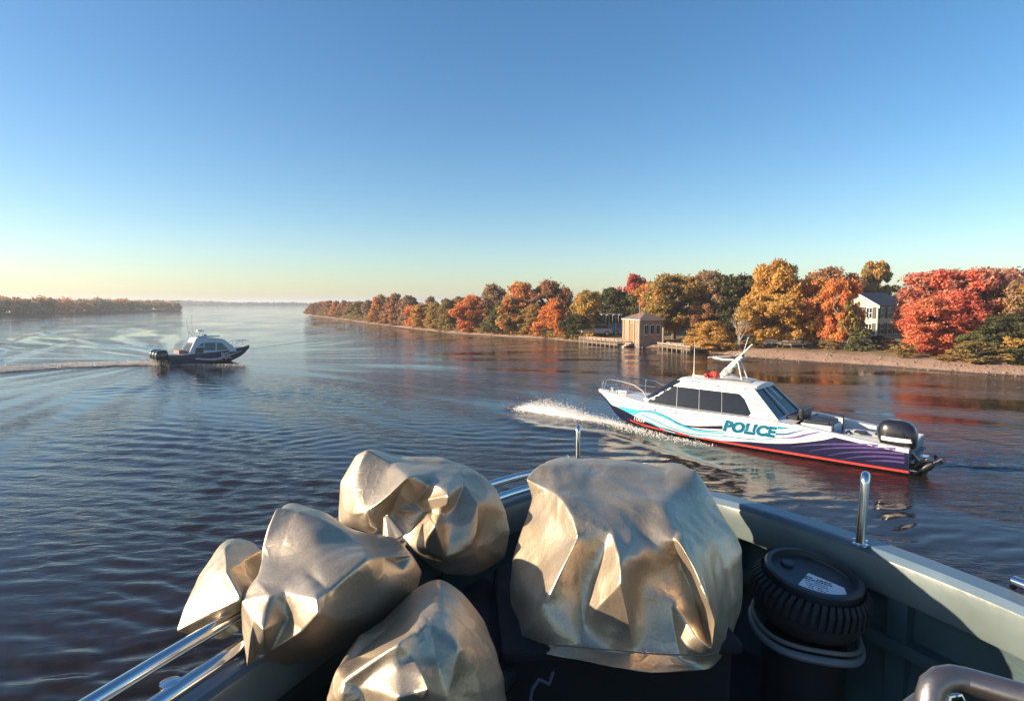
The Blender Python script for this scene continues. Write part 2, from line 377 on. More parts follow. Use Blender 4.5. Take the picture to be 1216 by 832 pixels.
def crown_mesh(form, var, n, size):
    """unit tree: height 1, crown half width 1 (scaled per tree); returns crown mesh and trunk mesh"""
    key = (form, var, n)
    if key in CROWNS: return CROWNS[key]
    rs = np.random.default_rng(hash_(form)*31+var*7+11)
    low, topw = {'round': (.16, .6), 'full': (.02, .5), 'bush': (0.0, .55), 'open': (.34, .55), 'wide': (.12, .6)}[form]
    cs, rd = [], []
    nc = {'round': 110, 'full': 130, 'bush': 40, 'open': 70, 'wide': 125}[form]
    while len(cs) < nc:
        t = rs.random(); z = low+(1-low)*t
        prof = (1-abs(2*min(1, t*.9+.06)-.96)**2.6)**.5 if form != 'full' else (1-t**3.2)**.5*(.80+.20*math.sin(t*5+var))
        a = rs.random()*6.283; lobes = 1+.22*math.sin(a*3+var)+.14*math.sin(a*5+z*6+var*2)
        rr_ = prof*lobes*(rs.random()**.35)*.86
        cs.append((rr_*math.cos(a), rr_*math.sin(a), z*.93)); rd.append(rs.uniform(.11, .24)*(.75 if form == 'open' else 1))
    # work in units where the half width is 1 and height is HT; z clumps are squashed by tree scaling
    c = np.array(cs); q, f = leaf_cloud(rs, np.c_[c[:, :2], c[:, 2]*2.2], rd, n, size)
    q[:, 2] /= 2.2; q[:, 2] = np.clip(q[:, 2], 0.005, 1.06)
    crown = mesh_np('crown', q, f, None)
    m = MB(); rnd = random.Random(var)
    top = .72; tw = .075 if form != 'bush' else .03
    tp = [(0, 0, -.03)]+[(rnd.uniform(-.05, .05)*i, rnd.uniform(-.05, .05)*i, top*i/5) for i in range(1, 6)]
    m.tube(tp, [tw*(1-.15*i) for i in range(6)], 7)
    for i in range(0, len(cs), 4):
        t = Vector(cs[i]); s_ = Vector(tp[min(5, 1+int(t.z*4))]); mid = s_.lerp(t, .5)+Vector((0, 0, .03))
        m.tube([s_*.98, mid, t], [tw*.42, tw*.25, tw*.08], 4)
    trunk = m.mesh('trunk'); trunk.polygons.foreach_set('use_smooth', [True]*len(trunk.polygons))
    CROWNS[key] = (crown, trunk); return CROWNS[key]
def hash_(s): return sum(ord(c)*(i+1) for i, c in enumerate(s))
PAL = {
 'red':    ([(.30, .045, .028), (.47, .085, .045), (.58, .17, .09)], [(.42, .12, .05), (.50, .10, .05), (.32, .06, .04)]),
 'scarlet':([(.42, .07, .04), (.56, .11, .055), (.62, .18, .07)], [(.50, .16, .05), (.60, .22, .06), (.30, .07, .04)]),
 'orange': ([(.42, .12, .025), (.58, .19, .03), (.66, .29, .05)], [(.50, .10, .03), (.56, .22, .04), (.34, .15, .04)]),
 'gold':   ([(.38, .20, .03), (.50, .28, .035), (.55, .34, .06)], [(.46, .19, .03), (.28, .19, .04), (.50, .25, .03)]),
 'yellow': ([(.40, .22, .03), (.52, .31, .045), (.46, .30, .08)], [(.26, .19, .05), (.46, .25, .04), (.52, .28, .04)]),
 'olive':  ([(.16, .13, .035), (.26, .19, .045), (.36, .24, .06)], [(.26, .15, .035), (.15, .12, .03), (.34, .19, .04)]),
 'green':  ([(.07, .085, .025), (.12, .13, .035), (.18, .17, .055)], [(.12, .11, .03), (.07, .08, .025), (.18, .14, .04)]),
 'dark':   ([(.045, .055, .02), (.08, .08, .026), (.12, .11, .035)], [(.07, .06, .02), (.04, .045, .018), (.11, .085, .03)]),
 'russet': ([(.27, .11, .045), (.38, .17, .06), (.44, .23, .09)], [(.16, .10, .04), (.30, .12, .05), (.24, .14, .06)]),
 'brown':  ([(.24, .14, .07), (.34, .21, .10), (.40, .26, .14)], [(.22, .11, .045), (.19, .13, .07), (.30, .17, .07)]),
 'pink':   ([(.30, .12, .075), (.40, .17, .10), (.46, .25, .16)], [(.28, .15, .09), (.42, .14, .08), (.36, .22, .13)]),
}
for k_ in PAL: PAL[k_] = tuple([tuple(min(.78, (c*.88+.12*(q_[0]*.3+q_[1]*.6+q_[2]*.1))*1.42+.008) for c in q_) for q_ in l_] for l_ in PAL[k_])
# two-colour crowns
PAL['redgreen'] = (PAL['red'][0], PAL['green'][0]); PAL['orangeolive'] = (PAL['orange'][0], PAL['olive'][0])
PAL['goldgreen'] = (PAL['gold'][0], PAL['olive'][0]); PAL['redpink'] = (PAL['scarlet'][0], PAL['pink'][0])
PAL['olivegold'] = (PAL['olive'][0], PAL['gold'][1]); PAL['redgold'] = (PAL['scarlet'][1], PAL['gold'][0])
bark = mat('bark', (.16, .12, .085), .9, var=.3, scale=9, bump=.4, bscale=20)
greybark = mat('grey_bark', (.34, .29, .24), .9, var=.25, scale=7)
def ht(px, py, y): return ony(px, py, y).z
def set_mat(o, m):
    if not o.data.materials: o.data.materials.append(m)
    o.material_slots[0].link = 'OBJECT'; o.material_slots[0].material = m
NV = [0]
def tree(px, top, hw, kind, off, form='full', label='', group=None, name='autumn_tree', cat='tree', n=None, base=None, depth=None, leafs=None):
    y = depth if depth else shore_y(px)+off
    p = ony(px, 400, y); z0 = ground_z(off if not depth else 20) if base is None else base
    H = ht(px, top, y)-z0; W_ = hw*(1.28 if px > 690 else 1.28+.32*min(1, (px-400)/100) if px > 400 else 1.28)/FPX*y*1.0
    NV[0] += 1; var = NV[0] % 5
    if n is None: n = 21000 if y < 75 else 14000 if y < 105 else 6000
    lf = (.074 if n > 15000 else .088 if n > 6500 else .125)*(1 if form != 'bush' else 1.15)
    if leafs: lf = leafs
    cm, tm = crown_mesh(form, var, n, lf*.62)
    t = empty(name, (p.x, y, z0), random.Random(NV[0]).random()*6.28, label, cat, group)
    c = obj('crown', cm, t); k = obj('trunk', tm, t)
    set_mat(c, leafmat('leaves_'+kind, *PAL[kind])); set_mat(k, bark)
    for o_ in (c, k): o_.scale = (W_, W_, H)
    return t
def bare_tree(px, top, hw, off, label, seed=1, depth=None, name='bare_tree', lean=0.0):
    y = depth if depth else shore_y(px)+off
    p = ony(px, 400, y); z0 = ground_z(off); H = ht(px, top, y)-z0; rs = random.Random(seed)
    m = MB(); tr = MB(); W_ = hw/FPX*y
    def br(mb, p0, d, L, r, lv):
        pts = [p0]; q = p0.copy(); dd = d.copy()
        for i in range(3):
            dd = (dd+Vector((rs.uniform(-.14, .14), rs.uniform(-.14, .14), .05))).normalized(); q = q+dd*L/3; pts.append(q.copy())
        mb.tube(pts, [r, r*.8, r*.62, r*.45], 5 if lv < 2 else 3, cap=False)
        if lv < 5:
            for k in range(3 if lv < 4 else 2):
                s = pts[rs.choice((1, 2, 3, 3))]; a = rs.random()*6.28; sp = rs.uniform(.35, .8)
                nd = (dd+Vector((math.cos(a)*sp, math.sin(a)*sp, rs.uniform(-.05, .25)))).normalized()
                br(m, s, nd, L*rs.uniform(.6, .78), max(r*.5, .012), lv+1)
    br(tr, Vector((0, 0, 0)), Vector((lean, 0, 1)), H*.28, .10, 0)
    for k in range(4): a = k*1.6; br(m, Vector((0, 0, H*.14*(1+k*.4))), Vector((math.cos(a)*.6, math.sin(a)*.6, 1)).normalized(), H*.26, .06, 1)
    zs = max(v[2] for v in m.v); xs = max(abs(v[0]) for v in m.v)
    for mb in (m, tr): mb.v = [(v[0]*W_/xs, v[1]*W_/xs, v[2]*H/zs) for v in mb.v]
    t = empty(name, (p.x, y, z0), 0, label, 'bare tree')
    m.build('branches', greybark, t); tr.build('trunk', greybark, t)
    return t
DG = 'distant trees lining the far end of the right bank'
for px, top, hw, k in ((371, 361, 7, 'russet'), (377, 358.5, 8, 'russet'), (384, 357.5, 8, 'brown'), (392, 356.5, 9, 'russet'), (400, 357, 8, 'orangeolive'), (409, 356.5, 9, 'russet'), (417, 357.5, 8, 'brown')):
    tree(px, top, hw, k, 6, label='small reddish brown tree in the hazy far end of the right bank', group=DG)
T = tree
T(427, 357, 10, 'olive', 5, label='low olive brown tree just left of the first big orange crown on the far bank')
T(438, 356, 9, 'brown', 6, label='muted brown tree tucked against the left side of the big orange-brown crowns')
T(452, 350, 12, 'orangeolive', 5, label='rounded orange and olive tree, first tall crown from the far end')
T(470, 348.5, 14, 'russet', 5, label='broad orange-brown tree beside the first tall crown of the far bank')
T(486, 350, 12, 'brown', 9, label='brown thinning tree behind the low golden trees of the far bank')
T(491, 362, 9, 'orange', 3, label='low orange tree at the waterline left of the golden one on the far bank')
T(501, 360, 11, 'gold', 3, label='low golden tree at the waterline between orange and olive trees')
T(516, 359, 9, 'olivegold', 4, label='olive tree with gold patches right of the low golden tree')
T(512, 352, 10, 'brown', 12, label='grey-brown tree rising behind the low golden trees')
T(531, 354, 13, 'olive', 4, label='wide olive-brown tree left of the bright orange round tree')
T(546, 351, 9, 'brown', 9, label='brown tree peeking over between olive tree and bright orange tree')
T(560, 350, 16, 'orange', 3, label='bright orange rounded tree leaning left on the middle of the bank')
T(586, 337, 17, 'brown', 8, 'full', label='tall grey-brown thin-leaved tree right of the bright orange rounded tree')
T(596, 358, 14, 'green', 3, label='dark green low tree under the tall grey-brown one')
T(607, 352, 15, 'orangeolive', 3, label='orange tree with olive skirt beneath the tall red-topped tree')
T(618, 333, 17, 'redgold', 7, label='tall red-topped tree with gold lower branches, centre of the bank')
T(650, 332, 20, 'russet', 10, label='tall russet domed tree right of the red-topped tree')
T(633, 361, 13, 'olivegold', 3, label='short olive-gold tree below the russet dome')
T(658, 354, 16, 'orange', 2.5, label='glowing orange tree low at the water left of the green and gold tree')
T(671, 340, 12, 'russet', 12, label='reddish tree top behind the glowing orange tree')
T(698, 343, 20, 'goldgreen', 5, label='tall green and gold tree left of the dark gap with parked cars')
T(684, 372, 14, 'dark', 2.5, label='dark green tree by the water right of the glowing orange tree')
T(706, 368, 11, 'green', 6, label='green leaning tree just left of the parked cars')
T(728, 341, 18, 'dark', 16, 'round', label='dark evergreen tree behind the metal canopy frame')
T(753, 324, 15, 'red', 20, 'round', label='red round-topped tree standing above the brick boathouse')
T(748, 346, 17, 'green', 17, 'round', label='green tree directly behind the boathouse roof')
T(772, 334, 18, 'orangeolive', 17, 'round', label='orange-tinged tree behind the right half of the boathouse')
T(800, 324, 32, 'olivegold', 9, 'round', label='large olive-gold tree right of the brick boathouse')
T(838, 321, 26, 'brown', 13, 'round', label='tall brownish tree in the middle of the broad canopy right of the boathouse')
T(836, 360, 17, 'russet', 10, 'round', label='reddish brown low crown over the yellow waterside tree')
T(874, 324, 30, 'dark', 15, 'round', label='dark green spreading tree left of the tall gold tree')
T(920, 308, 26, 'gold', 9, 'round', label='tall gold and orange tree, highest crown near the middle of the shore')
T(913, 348, 29, 'yellow', 6, 'round', label='golden yellow lower crown reaching almost to the beach')
T(843, 381, 28, 'yellow', 2.2, 'full', label='yellow tree by the water beside the right-hand jetty', name='yellow_tree')
bare_tree(878, 362, 19, 3.2, 'bare pale multi-branched tree at the water between yellow tree and gold tree', 4, lean=.1)
T(968, 327, 27, 'redgold', 10, 'wide', label='coral red wide tree right of the tall gold tree')
T(995, 328, 21, 'orange', 8, 'round', label='vivid orange tree left of the cream house')
T(984, 317, 30, 'russet', 38, 'round', label='brownish tree showing above the coral and orange crowns')
T(1036, 307, 20, 'olivegold', 42, 'open', label='airy gold-brown tree standing tall behind the cream house')
T(1051, 336, 17, 'goldgreen', 46, 'open', label='small golden tree top behind the ridge of the cream house')
T(1008, 354, 12, 'olive', 7, 'open', n=3000, label='thin olive-leaved tree in front of the cream house gable')
bare_tree(1078, 319, 24, 34, 'bare grey tree between the cream house and the big red tree', 9)
T(1115, 317, 40, 'redpink', 14, 'wide', label='broad pinkish red tree crown at the back of the big red clump', n=30000)
T(1104, 352, 34, 'scarlet', 7, 'full', label='bright red tree drooping towards the beach, front of the red clump', n=30000)
T(1142, 345, 34, 'red', 8, 'full', label='deep red tree right of the bright drooping red tree', n=9000)
T(1180, 318, 40, 'pink', 16, 'round', label='faded pink-brown tree right of the big red trees')
T(1216, 330, 30, 'brown', 13, 'round', label='grey-brown thinning tree at the right edge of the picture')
T(1198, 372, 36, 'dark', 7, 'full', label='dark green thicket tree under the faded trees at the right edge')
T(1160, 392, 18, 'green', 5, 'full', label='dark green undergrowth tree below the deep red tree')
T(1246, 325, 42, 'olivegold', 12, 'round', label='olive tree cut off by the right edge of the picture')
def bush(px, top, hw, kind, off, label, **k):
    return tree(px, top, hw, kind, off, 'bush', label=label, name='shrub', cat='shrub', n=3400, **k)
bush(986, 403, 10, 'olivegold', 6.5, 'small yellow-green round shrub on the lawn left of the dark green shrub')
bush(1020, 387, 14, 'green', 6.5, 'tall dark green cone-like shrub in front of the cream house')
bush(1040, 398, 11, 'dark', 9, 'dark shrub at the foot of the cream house corner')
bush(1056, 401, 10, 'pink', 9, 'dull reddish shrub between the house and the red tree')
bush(1074, 407, 13, 'olive', 3.4, 'green shrub on the beach edge left of the red trees')
bush(1160, 405, 24, 'olive', 3.0, 'large loose green shrub on the beach below the red trees')
bush(1200, 399, 13, 'yellow', 5.0, 'yellow shrub at the right edge of the shore')
bush(1128, 421, 14, 'olivegold', 3.0, 'low straw-coloured shrub between the two green beach shrubs')
bush(1215, 412, 22, 'green', 3.4, 'dark green shrub at the far right waterline')
bush(896, 402, 10, 'olive', 5.0, 'small green shrub under the golden tree')
bush(868, 408, 12, 'olivegold', 2.2, 'pale yellow-green shrub under the bare waterside tree')
# dark wood behind, continuous
def wood(name, centres, radii, n, size, kind, label, flat=.8, seed=1):
    rs = np.random.default_rng(seed); q, f = leaf_cloud(rs, centres, radii, n, size, flat)
    me = mesh_np(name, q, f, leafmat('leaves_'+kind, *PAL[kind]) if kind in PAL else MATS[kind])
    return tag(obj(name, me), kind='stuff', label=label, cat='woodland')
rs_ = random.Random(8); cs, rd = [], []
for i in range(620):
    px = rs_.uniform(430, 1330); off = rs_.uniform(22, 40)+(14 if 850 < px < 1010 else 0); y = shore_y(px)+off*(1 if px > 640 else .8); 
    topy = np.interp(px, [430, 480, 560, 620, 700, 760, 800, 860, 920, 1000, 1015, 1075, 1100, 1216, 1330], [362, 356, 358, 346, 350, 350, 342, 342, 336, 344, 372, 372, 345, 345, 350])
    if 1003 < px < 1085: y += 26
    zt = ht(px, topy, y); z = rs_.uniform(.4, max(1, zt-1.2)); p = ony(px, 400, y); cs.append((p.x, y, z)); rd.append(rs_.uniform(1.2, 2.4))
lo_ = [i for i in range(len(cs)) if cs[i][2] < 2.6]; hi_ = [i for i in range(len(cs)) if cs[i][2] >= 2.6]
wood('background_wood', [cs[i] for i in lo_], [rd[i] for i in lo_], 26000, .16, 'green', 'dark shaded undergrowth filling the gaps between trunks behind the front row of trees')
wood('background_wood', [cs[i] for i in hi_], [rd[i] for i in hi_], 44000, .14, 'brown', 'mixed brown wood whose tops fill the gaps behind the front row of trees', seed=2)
cs, rd = [], []
for i in range(200):
    px = rs_.uniform(368, 720) if i % 2 else rs_.uniform(640, 740); off = rs_.uniform(1.5, 3); y = shore_y(px)+off; p = ony(px, 400, y); s_ = y/90
    if 690 < px < 800: continue
    cs.append((p.x, y, .6*s_)); rd.append(rs_.uniform(.5, 1.0)*s_)
wood('shore_undergrowth', cs, rd, 12000, .12, 'olive', 'low mixed undergrowth along the water under the trees', seed=3)
# left bank: low land and its far-off wood
def far_bank(name, pxs, depth_fn, top_fn, kinds, n, size, depth_th, label, seed):
    rs = random.Random(seed); rows = [[], [], [], []]
    pts = [ony(px, 400, depth_fn(px)) for px in pxs]
    for p in pts:
        d = Vector((p.x, p.y, 0)).normalized()
        for i, (o_, z) in enumerate(((0, -.3), (2, .4), (depth_th, 1.2), (depth_th*1.5, .5))):
            rows[i].append((p.x+d.x*o_, p.y+d.y*o_, z))
    tag(MB().grid(rows).build(name+'_land', mat('far_soil', (.12, .09, .05), .9, var=.2, scale=.2), smooth=True), kind='structure')
    res = {}
    for i in range(n[0]):
        px = rs.uniform(pxs[0], pxs[-1]); y = depth_fn(px)*(1+0) ; b = ony(px, 400, y); d = Vector((b.x, b.y, 0)).normalized(); o_ = rs.uniform(3, depth_th)
        zt = ht(px, top_fn(px)+rs.uniform(-.3, 1.6), y); r = rs.uniform(.22, .42)*zt
        z = rs.uniform(.25, .80)*zt if rs.random() < .6 else zt-r
        k = kinds[int((noise.noise(Vector((px*.035, seed, 0)))*.9+.5+rs.uniform(-.15, .15))*len(kinds)) % len(kinds)]
        res.setdefault(k, []).append(((b.x+d.x*o_, b.y+d.y*o_, z), r))
    allq, allf, mi, nb = [], [], [], 0; me_m = []
    for j, (k, l) in enumerate(res.items()):
        q, f = leaf_cloud(np.random.default_rng(seed+j), [a for a, _ in l], [b_ for _, b_ in l], int(n[1]*len(l)/n[0]), size)
        allq.append(q); allf.append(f+nb); nb += len(q); mi += [j]*len(f); me_m.append(leafmat('leaves_'+k, *PAL[k]))
    me = mesh_np(name, np.concatenate(allq), np.concatenate(allf), None)
    for m_ in me_m: me.materials.append(m_)
    me.polygons.foreach_set('material_index', np.array(mi, dtype=np.int32))
    tag(obj(name, me), kind='stuff', label=label, cat='woodland')
far_bank('left_bank_wood', list(range(-420, 217, 12))+[216], lambda px: 3500/np.interp(px, [-420, -100, 0, 66, 68, 216], [19, 17.3, 15.9, 14.6, 13.6, 9.2]), lambda px: np.interp(px, [-420, 0, 30, 60, 100, 150, 195, 210, 216], [350, 351.5, 353, 353, 354, 355, 356, 358, 363]),
         ['brown', 'russet', 'olive', 'brown', 'orange', 'russet', 'dark'], (900, 60000), .75, 30, 'wooded low point of brown and orange trees on the left bank', 4)
far_bank('far_shore_wood', list(range(150, 500, 10)), lambda px: 1150., lambda px: 357.5+1.2*math.sin(px*.05)*.5+(px-210)*.017,
         ['brown', 'dark', 'olive'], (1500, 40000), 2.6, 60, 'thin hazy line of trees across the river at the horizon', 6)
# ================================================================ BUILDINGS
def brick_mat(name, c1, c2, mortar, scale):
    if name in MATS: return MATS[name]
    m, n, b = _nt(name); tc = n.nodes.new('ShaderNodeTexCoord')
    sp = n.nodes.new('ShaderNodeSeparateXYZ'); lin(n, tc.outputs['Object'], sp.inputs[0])
    ad = n.nodes.new('ShaderNodeMath'); ad.operation = 'ADD'; lin(n, sp.outputs[0], ad.inputs[0]); lin(n, sp.outputs[1], ad.inputs[1])
    cb = n.nodes.new('ShaderNodeCombineXYZ'); lin(n, ad.outputs[0], cb.inputs[0]); lin(n, sp.outputs[2], cb.inputs[1])
    t = n.nodes.new('ShaderNodeTexBrick'); t.inputs['Scale'].default_value = scale; t.inputs['Color1'].default_value = (*c1, 1); t.inputs['Color2'].default_value = (*c2, 1); t.inputs['Mortar'].default_value = (*mortar, 1)
    t.inputs['Mortar Size'].default_value = .018; lin(n, cb.outputs[0], t.inputs[0])
    nz_ = n.nodes.new('ShaderNodeTexNoise'); nz_.inputs['Scale'].default_value = 1.6; nz_.inputs['Detail'].default_value = 6; lin(n, tc.outputs['Object'], nz_.inputs['Vector'])
    mx = n.nodes.new('ShaderNodeMix'); mx.data_type = 'RGBA'; mx.blend_type = 'MULTIPLY'; mx.inputs[0].default_value = .6
    r = n.nodes.new('ShaderNodeValToRGB'); r.color_ramp.elements[0].position = .35; r.color_ramp.elements[0].color = (.45, .42, .4, 1); r.color_ramp.elements[1].position = .65
    lin(n, nz_.outputs[0], r.inputs[0]); lin(n, t.outputs[0], mx.inputs[6]); lin(n, r.outputs[0], mx.inputs[7]); lin(n, mx.outputs[2], b.inputs['Base Color']); b.inputs['Roughness'].default_value = .9
    MATS[name] = m; return m
slate = mat('roof_slate', (.11, .09, .095), .8, var=.3, scale=3, bump=.4, bscale=8)
darkglass = mat('window_glass', (.02, .025, .03), .08, var=.1)
cream = mat('cream_wall', (.62, .52, .40), .8, var=.12, scale=2)
whitetrim = mat('white_trim', (.75, .70, .62), .6, var=.08)
wood_m = mat('weathered_wood', (.30, .23, .17), .9, var=.35, scale=5)
darkwood = mat('dark_wood', (.10, .075, .055), .9, var=.35, scale=5)
def boathouse():
    c = ony(757, 407, 68.0); a = R(-52)        # corner nearest the camera
    # local x along right wall, local y along left wall, origin at that corner
    t = empty('boathouse', (c.x, 66.6, .0), R(22), 'small square brick boathouse with hipped roof at the water, pole in front', 'boathouse')
    wx, wy, h0, h = 3.1, 3.5, .45, 2.75
    bm_ = brick_mat('brick_wall', (.44, .27, .19), (.34, .20, .14), (.42, .33, .26), 3.2)
    MB().box((wx/2, wy/2, h0+h/2), (wx, wy, h)).build('wall', bm_, t)
    MB().box((wx/2, wy/2, .1), (wx+.5, wy+.5, .7)).build('foundation', mat('rough_stone', (.22, .17, .14), .95, var=.4, scale=3, bump=.6, bscale=6), t, bevel=.05)
    e = .28; z = h0+h; m = MB()
    m.add([(-e, -e, z), (wx+e, -e, z), (wx+e, wy+e, z), (-e, wy+e, z), (wx/2, wy/2-.4, z+.75), (wx/2, wy/2+.4, z+.75)], [(0, 1, 4), (1, 2, 5, 4), (2, 3, 5), (3, 0, 4, 5), (0, 3, 2, 1)])
    rf = m.build('roof', mat('rust_shingle', (.20, .13, .11), .85, var=.3, scale=4), t)
    MB().box((wx/2, wy/2, z-.06), (wx+.35, wy+.35, .1)).build('cornice', whitetrim, rf)
    MB().lathe([(.10, z+.70), (.07, z+.85), (.02, z+1.05)], (wx/2, wy/2, 0), 8).build('finial', slate, rf)
    # left wall (x=0 plane): tall narrow door between two pilasters
    d = MB().box((-.03, 1.75, h0+1.15), (.08, .7, 2.0)).build('door', mat('old_door', (.30, .14, .07), .7, var=.3), t)
    for yy in (.1, 1.2, 2.3, 3.4): MB().box((-.05, yy, h0+h/2), (.1, .2, h)).build('pilaster', mat('pilaster_stone', (.50, .33, .22), .85, var=.2), t)
    for xx in (.75, 1.55, 2.35):
        f_ = MB().box((xx, -.03, h0+1.55), (.52, .07, 1.15)).build('window', whitetrim, t)
        MB().box((xx-.12, -.05, h0+1.55), (.2, .07, 1.0)).box((xx+.12, -.05, h0+1.55), (.2, .07, 1.0)).build('pane', darkglass, f_)
    s = MB()
    for i in range(4): s.box((-.5-.3*i, 1.7, .42-.12*i), (.34, 1.7, .2))
    s.build('steps', mat('pale_stone', (.42, .32, .25), .9, var=.2), t)
    p = ony(758.6, 412, 65.2); q = MB().tube([(0, 0, 0), (0, 0, ht(758, 358, 65.2)+.2)], [.05, .03], 8).build('flag_pole', mat('grey_pole', (.35, .33, .3), .6))
    q.location = (p.x, 65.2, -.2); tag(q, 'thin grey pole standing in front of the boathouse corner', 'pole')
boathouse()
def house():
    c = ony(1041, 400, 76.0)
    t = empty('cream_house', (c.x, 76, .75), R(-2), 'two-storey cream house with grey gabled roof, chimney and dark shutters among the trees', 'house')
    # gable face runs back to the left of the near corner; local: origin near corner, y' along gable wall (away left), x' along side wall (to the right)
    u = Vector((-.62, .78, 0)); v = Vector((.80, .60, 0)).normalized(); gw, lw, he, hr = 5.0, 7.5, 4.0, 5.5
    def L(a, b, z): p = u*a+v*b; return (p.x, p.y, z)
    m = MB(); vs = []
    for b in (0, lw): vs += [L(0, b, -.7), L(gw, b, -.7), L(gw, b, he), L(gw/2, b, hr), L(0, b, he)]
    m.add(vs, [(0, 1, 2, 3, 4), (9, 8, 7, 6, 5), (0, 4, 9, 5), (1, 6, 7, 2), (2, 7, 8, 3), (3, 8, 9, 4)])
    m.build('wall', cream, t)
    r = MB(); ov = .35; sl_ = (hr-he)/(gw/2)
    for sgn in (0, 1):
        a0, a1 = (-ov, gw/2) if not sgn else (gw+ov, gw/2); z0 = he-ov*sl_+.04; z1 = hr+.04
        q = [L(a0, -ov, z0), L(a0, lw+ov, z0), L(a1, lw+ov, z1), L(a1, -ov, z1)]
        r.add(q+[(x, y, z+.14) for x, y, z in q], [(0, 1, 2, 3), (7, 6, 5, 4), (0, 4, 5, 1), (1, 5, 6, 2), (2, 6, 7, 3), (3, 7, 4, 0)])
    rf = r.build('roof', slate, t)
    MB().box((*L(gw/2+.6, .9, 0)[:2], hr+.25), (.5, .5, 1.2)).box((*L(gw/2+.6, .9, 0)[:2], hr+.9), (.6, .6, .08)).build('chimney', mat('pale_brick', (.5, .42, .36), .9, var=.2), rf)
    tr = MB()
    for a0, a1 in ((-ov, gw/2), (gw+ov, gw/2)):
        q = [L(a0, -ov-.04, he-ov*sl_-.18), L(a1, -ov-.04, hr-.16), L(a1, -ov-.04, hr+.16), L(a0, -ov-.04, he-ov*sl_+.14)]
        tr.add(q+[tuple(Vector(p)+v*.035) for p in q], [(0, 1, 2, 3), (7, 6, 5, 4), (0, 4, 5, 1), (1, 5, 6, 2), (2, 6, 7, 3), (3, 7, 4, 0)])
    tr.build('bargeboard', whitetrim, rf)
    ang_g = math.atan2(u.y, u.x); ang_s = math.atan2(v.y, v.x)
    def window(a, b, z, gable, w_=.95, h_=1.35):
        o_ = -.04; pos = L(a, o_, z) if gable else L(o_, b, z); an = ang_g if gable else ang_s
        fr = MB().box(pos, (w_, .1, h_), an).build('window', whitetrim, t)
        pos2 = L(a, -.085, z) if gable else L(-.085, b, z)
        k = MB(); dv = (u if gable else v)*(w_/4-.01)
        for sx_ in (-1, 1):
            for sz in (-1, 1): k.box((pos2[0]+dv.x*sx_, pos2[1]+dv.y*sx_, z+sz*(h_/4-.01)), (w_/2-.1, .05, h_/2-.1), an)
        k.build('pane', darkglass, fr)
        for s_ in (-1, 1):
            d_ = (u if gable else v)*(w_/2+.22)*s_
            MB().box((pos[0]+d_.x, pos[1]+d_.y, z), (.36, .08, h_+.1), an).build('shutter', mat('dark_shutter', (.06, .06, .06), .6), t)
    for z in (.95, 3.0):
        window(1.0, 0, z, True, .75); window(2.5, 0, z, True, .75); window(4.0, 0, z, True, .75)
        for b in (1.2, 3.2, 5.4): window(0, b, z, False)
    # porch on the gable side, white posts
    pr = MB()
    for a in (2.6, 3.8, 5.0, 6.2): pr.tube([L(a, -1.8, -.7), L(a, -1.8, 1.9)], .09, 8)
    pr.build('porch_posts', whitetrim, t)
    p_ = MB(); q = [L(2.2, -2.1, 1.9), L(6.6, -2.1, 1.9), L(6.6, -.05, 2.3), L(2.2, -.05, 2.3)]
    p_.add(q+[(x, y, z+.15) for x, y, z in q], [(0, 1, 2, 3), (7, 6, 5, 4), (0, 4, 5, 1), (1, 5, 6, 2), (2, 6, 7, 3), (3, 7, 4, 0)]).build('porch_roof', whitetrim, t)
    # rear wing with lower roof
    b0 = 7.5; vs = [L(.8, b0, -.7), L(.8, b0+5, -.7), L(4.4, b0+5, -.7), L(4.4, b0, -.7), L(.8, b0, 3.4), L(.8, b0+5, 3.4), L(4.4, b0+5, 3.4), L(4.4, b0, 3.4), L(2.6, b0, 4.7), L(2.6, b0+5, 4.7)]
    MB().add(vs, [(0, 1, 5, 4), (1, 2, 6, 9, 5), (2, 3, 7, 6), (0, 4, 8, 7, 3), (4, 5, 9, 8), (7, 8, 9, 6)]).build('rear_wing', slate, t)
house()
# jetties
def jetty(x0, x1, yd, z, label, rail, posts, width=1.3):
    a = ony(x0, 408, yd[0]); b = ony(x1, 408, yd[1]); t = empty('jetty', (a.x, a.y, 0), 0, label, 'jetty')
    d = Vector((b.x-a.x, b.y-a.y, 0)); L = d.length; an = math.atan2(d.y, d.x); dn = d.normalized(); nn = Vector((-dn.y, dn.x, 0))
    k = MB(); n_ = int(L/.22)
    for i in range(n_): p = dn*(i+.5)*L/n_+nn*.0; k.box((p.x, p.y, z), (L/n_-.025, width, .06), an)
    k.build('deck', wood_m, t)
    for s in (-1, 1): p = dn*L/2+nn*s*(width/2-.1); MB().box((p.x, p.y, z-.12), (L, .12, .18), an).build('beam', darkwood, t)
    for i in range(posts):
        for s in (-1, 1):
            p = dn*L*(i+.3)/posts+nn*s*(width/2-.08); MB().tube([(p.x, p.y, -1), (p.x, p.y, z+(rail if s < 0 or rail < .3 else rail))], .075, 7).build('post', wood_m, t)
    if rail > .3:
        for s in (-1, 1): p = dn*L/2+nn*s*(width/2-.08); MB().box((p.x, p.y, z+rail-.08), (L, .06, .09), an).box((p.x, p.y, z+rail*.5), (L, .05, .07), an).build('railing', wood_m, t)
jetty(692, 738, (74, 67.5), .35, 'low wooden jetty with railing left of the boathouse', .55, 9)
jetty(786, 826, (65.2, 59), .42, 'low wooden jetty on posts right of the boathouse', .35, 7)
for px, y, tp, lb in ((787.5, 64.3, 389, 'tall wooden mooring post at the right corner of the boathouse'), (812.5, 60.6, 408, 'short mooring post at the middle of the right-hand jetty')):
    p = ony(px, 400, y); o_ = MB().tube([(p.x, y, -1), (p.x, y, ht(px, tp, y))], .11, 8).build('mooring_post', wood_m); tag(o_, lb, 'post')
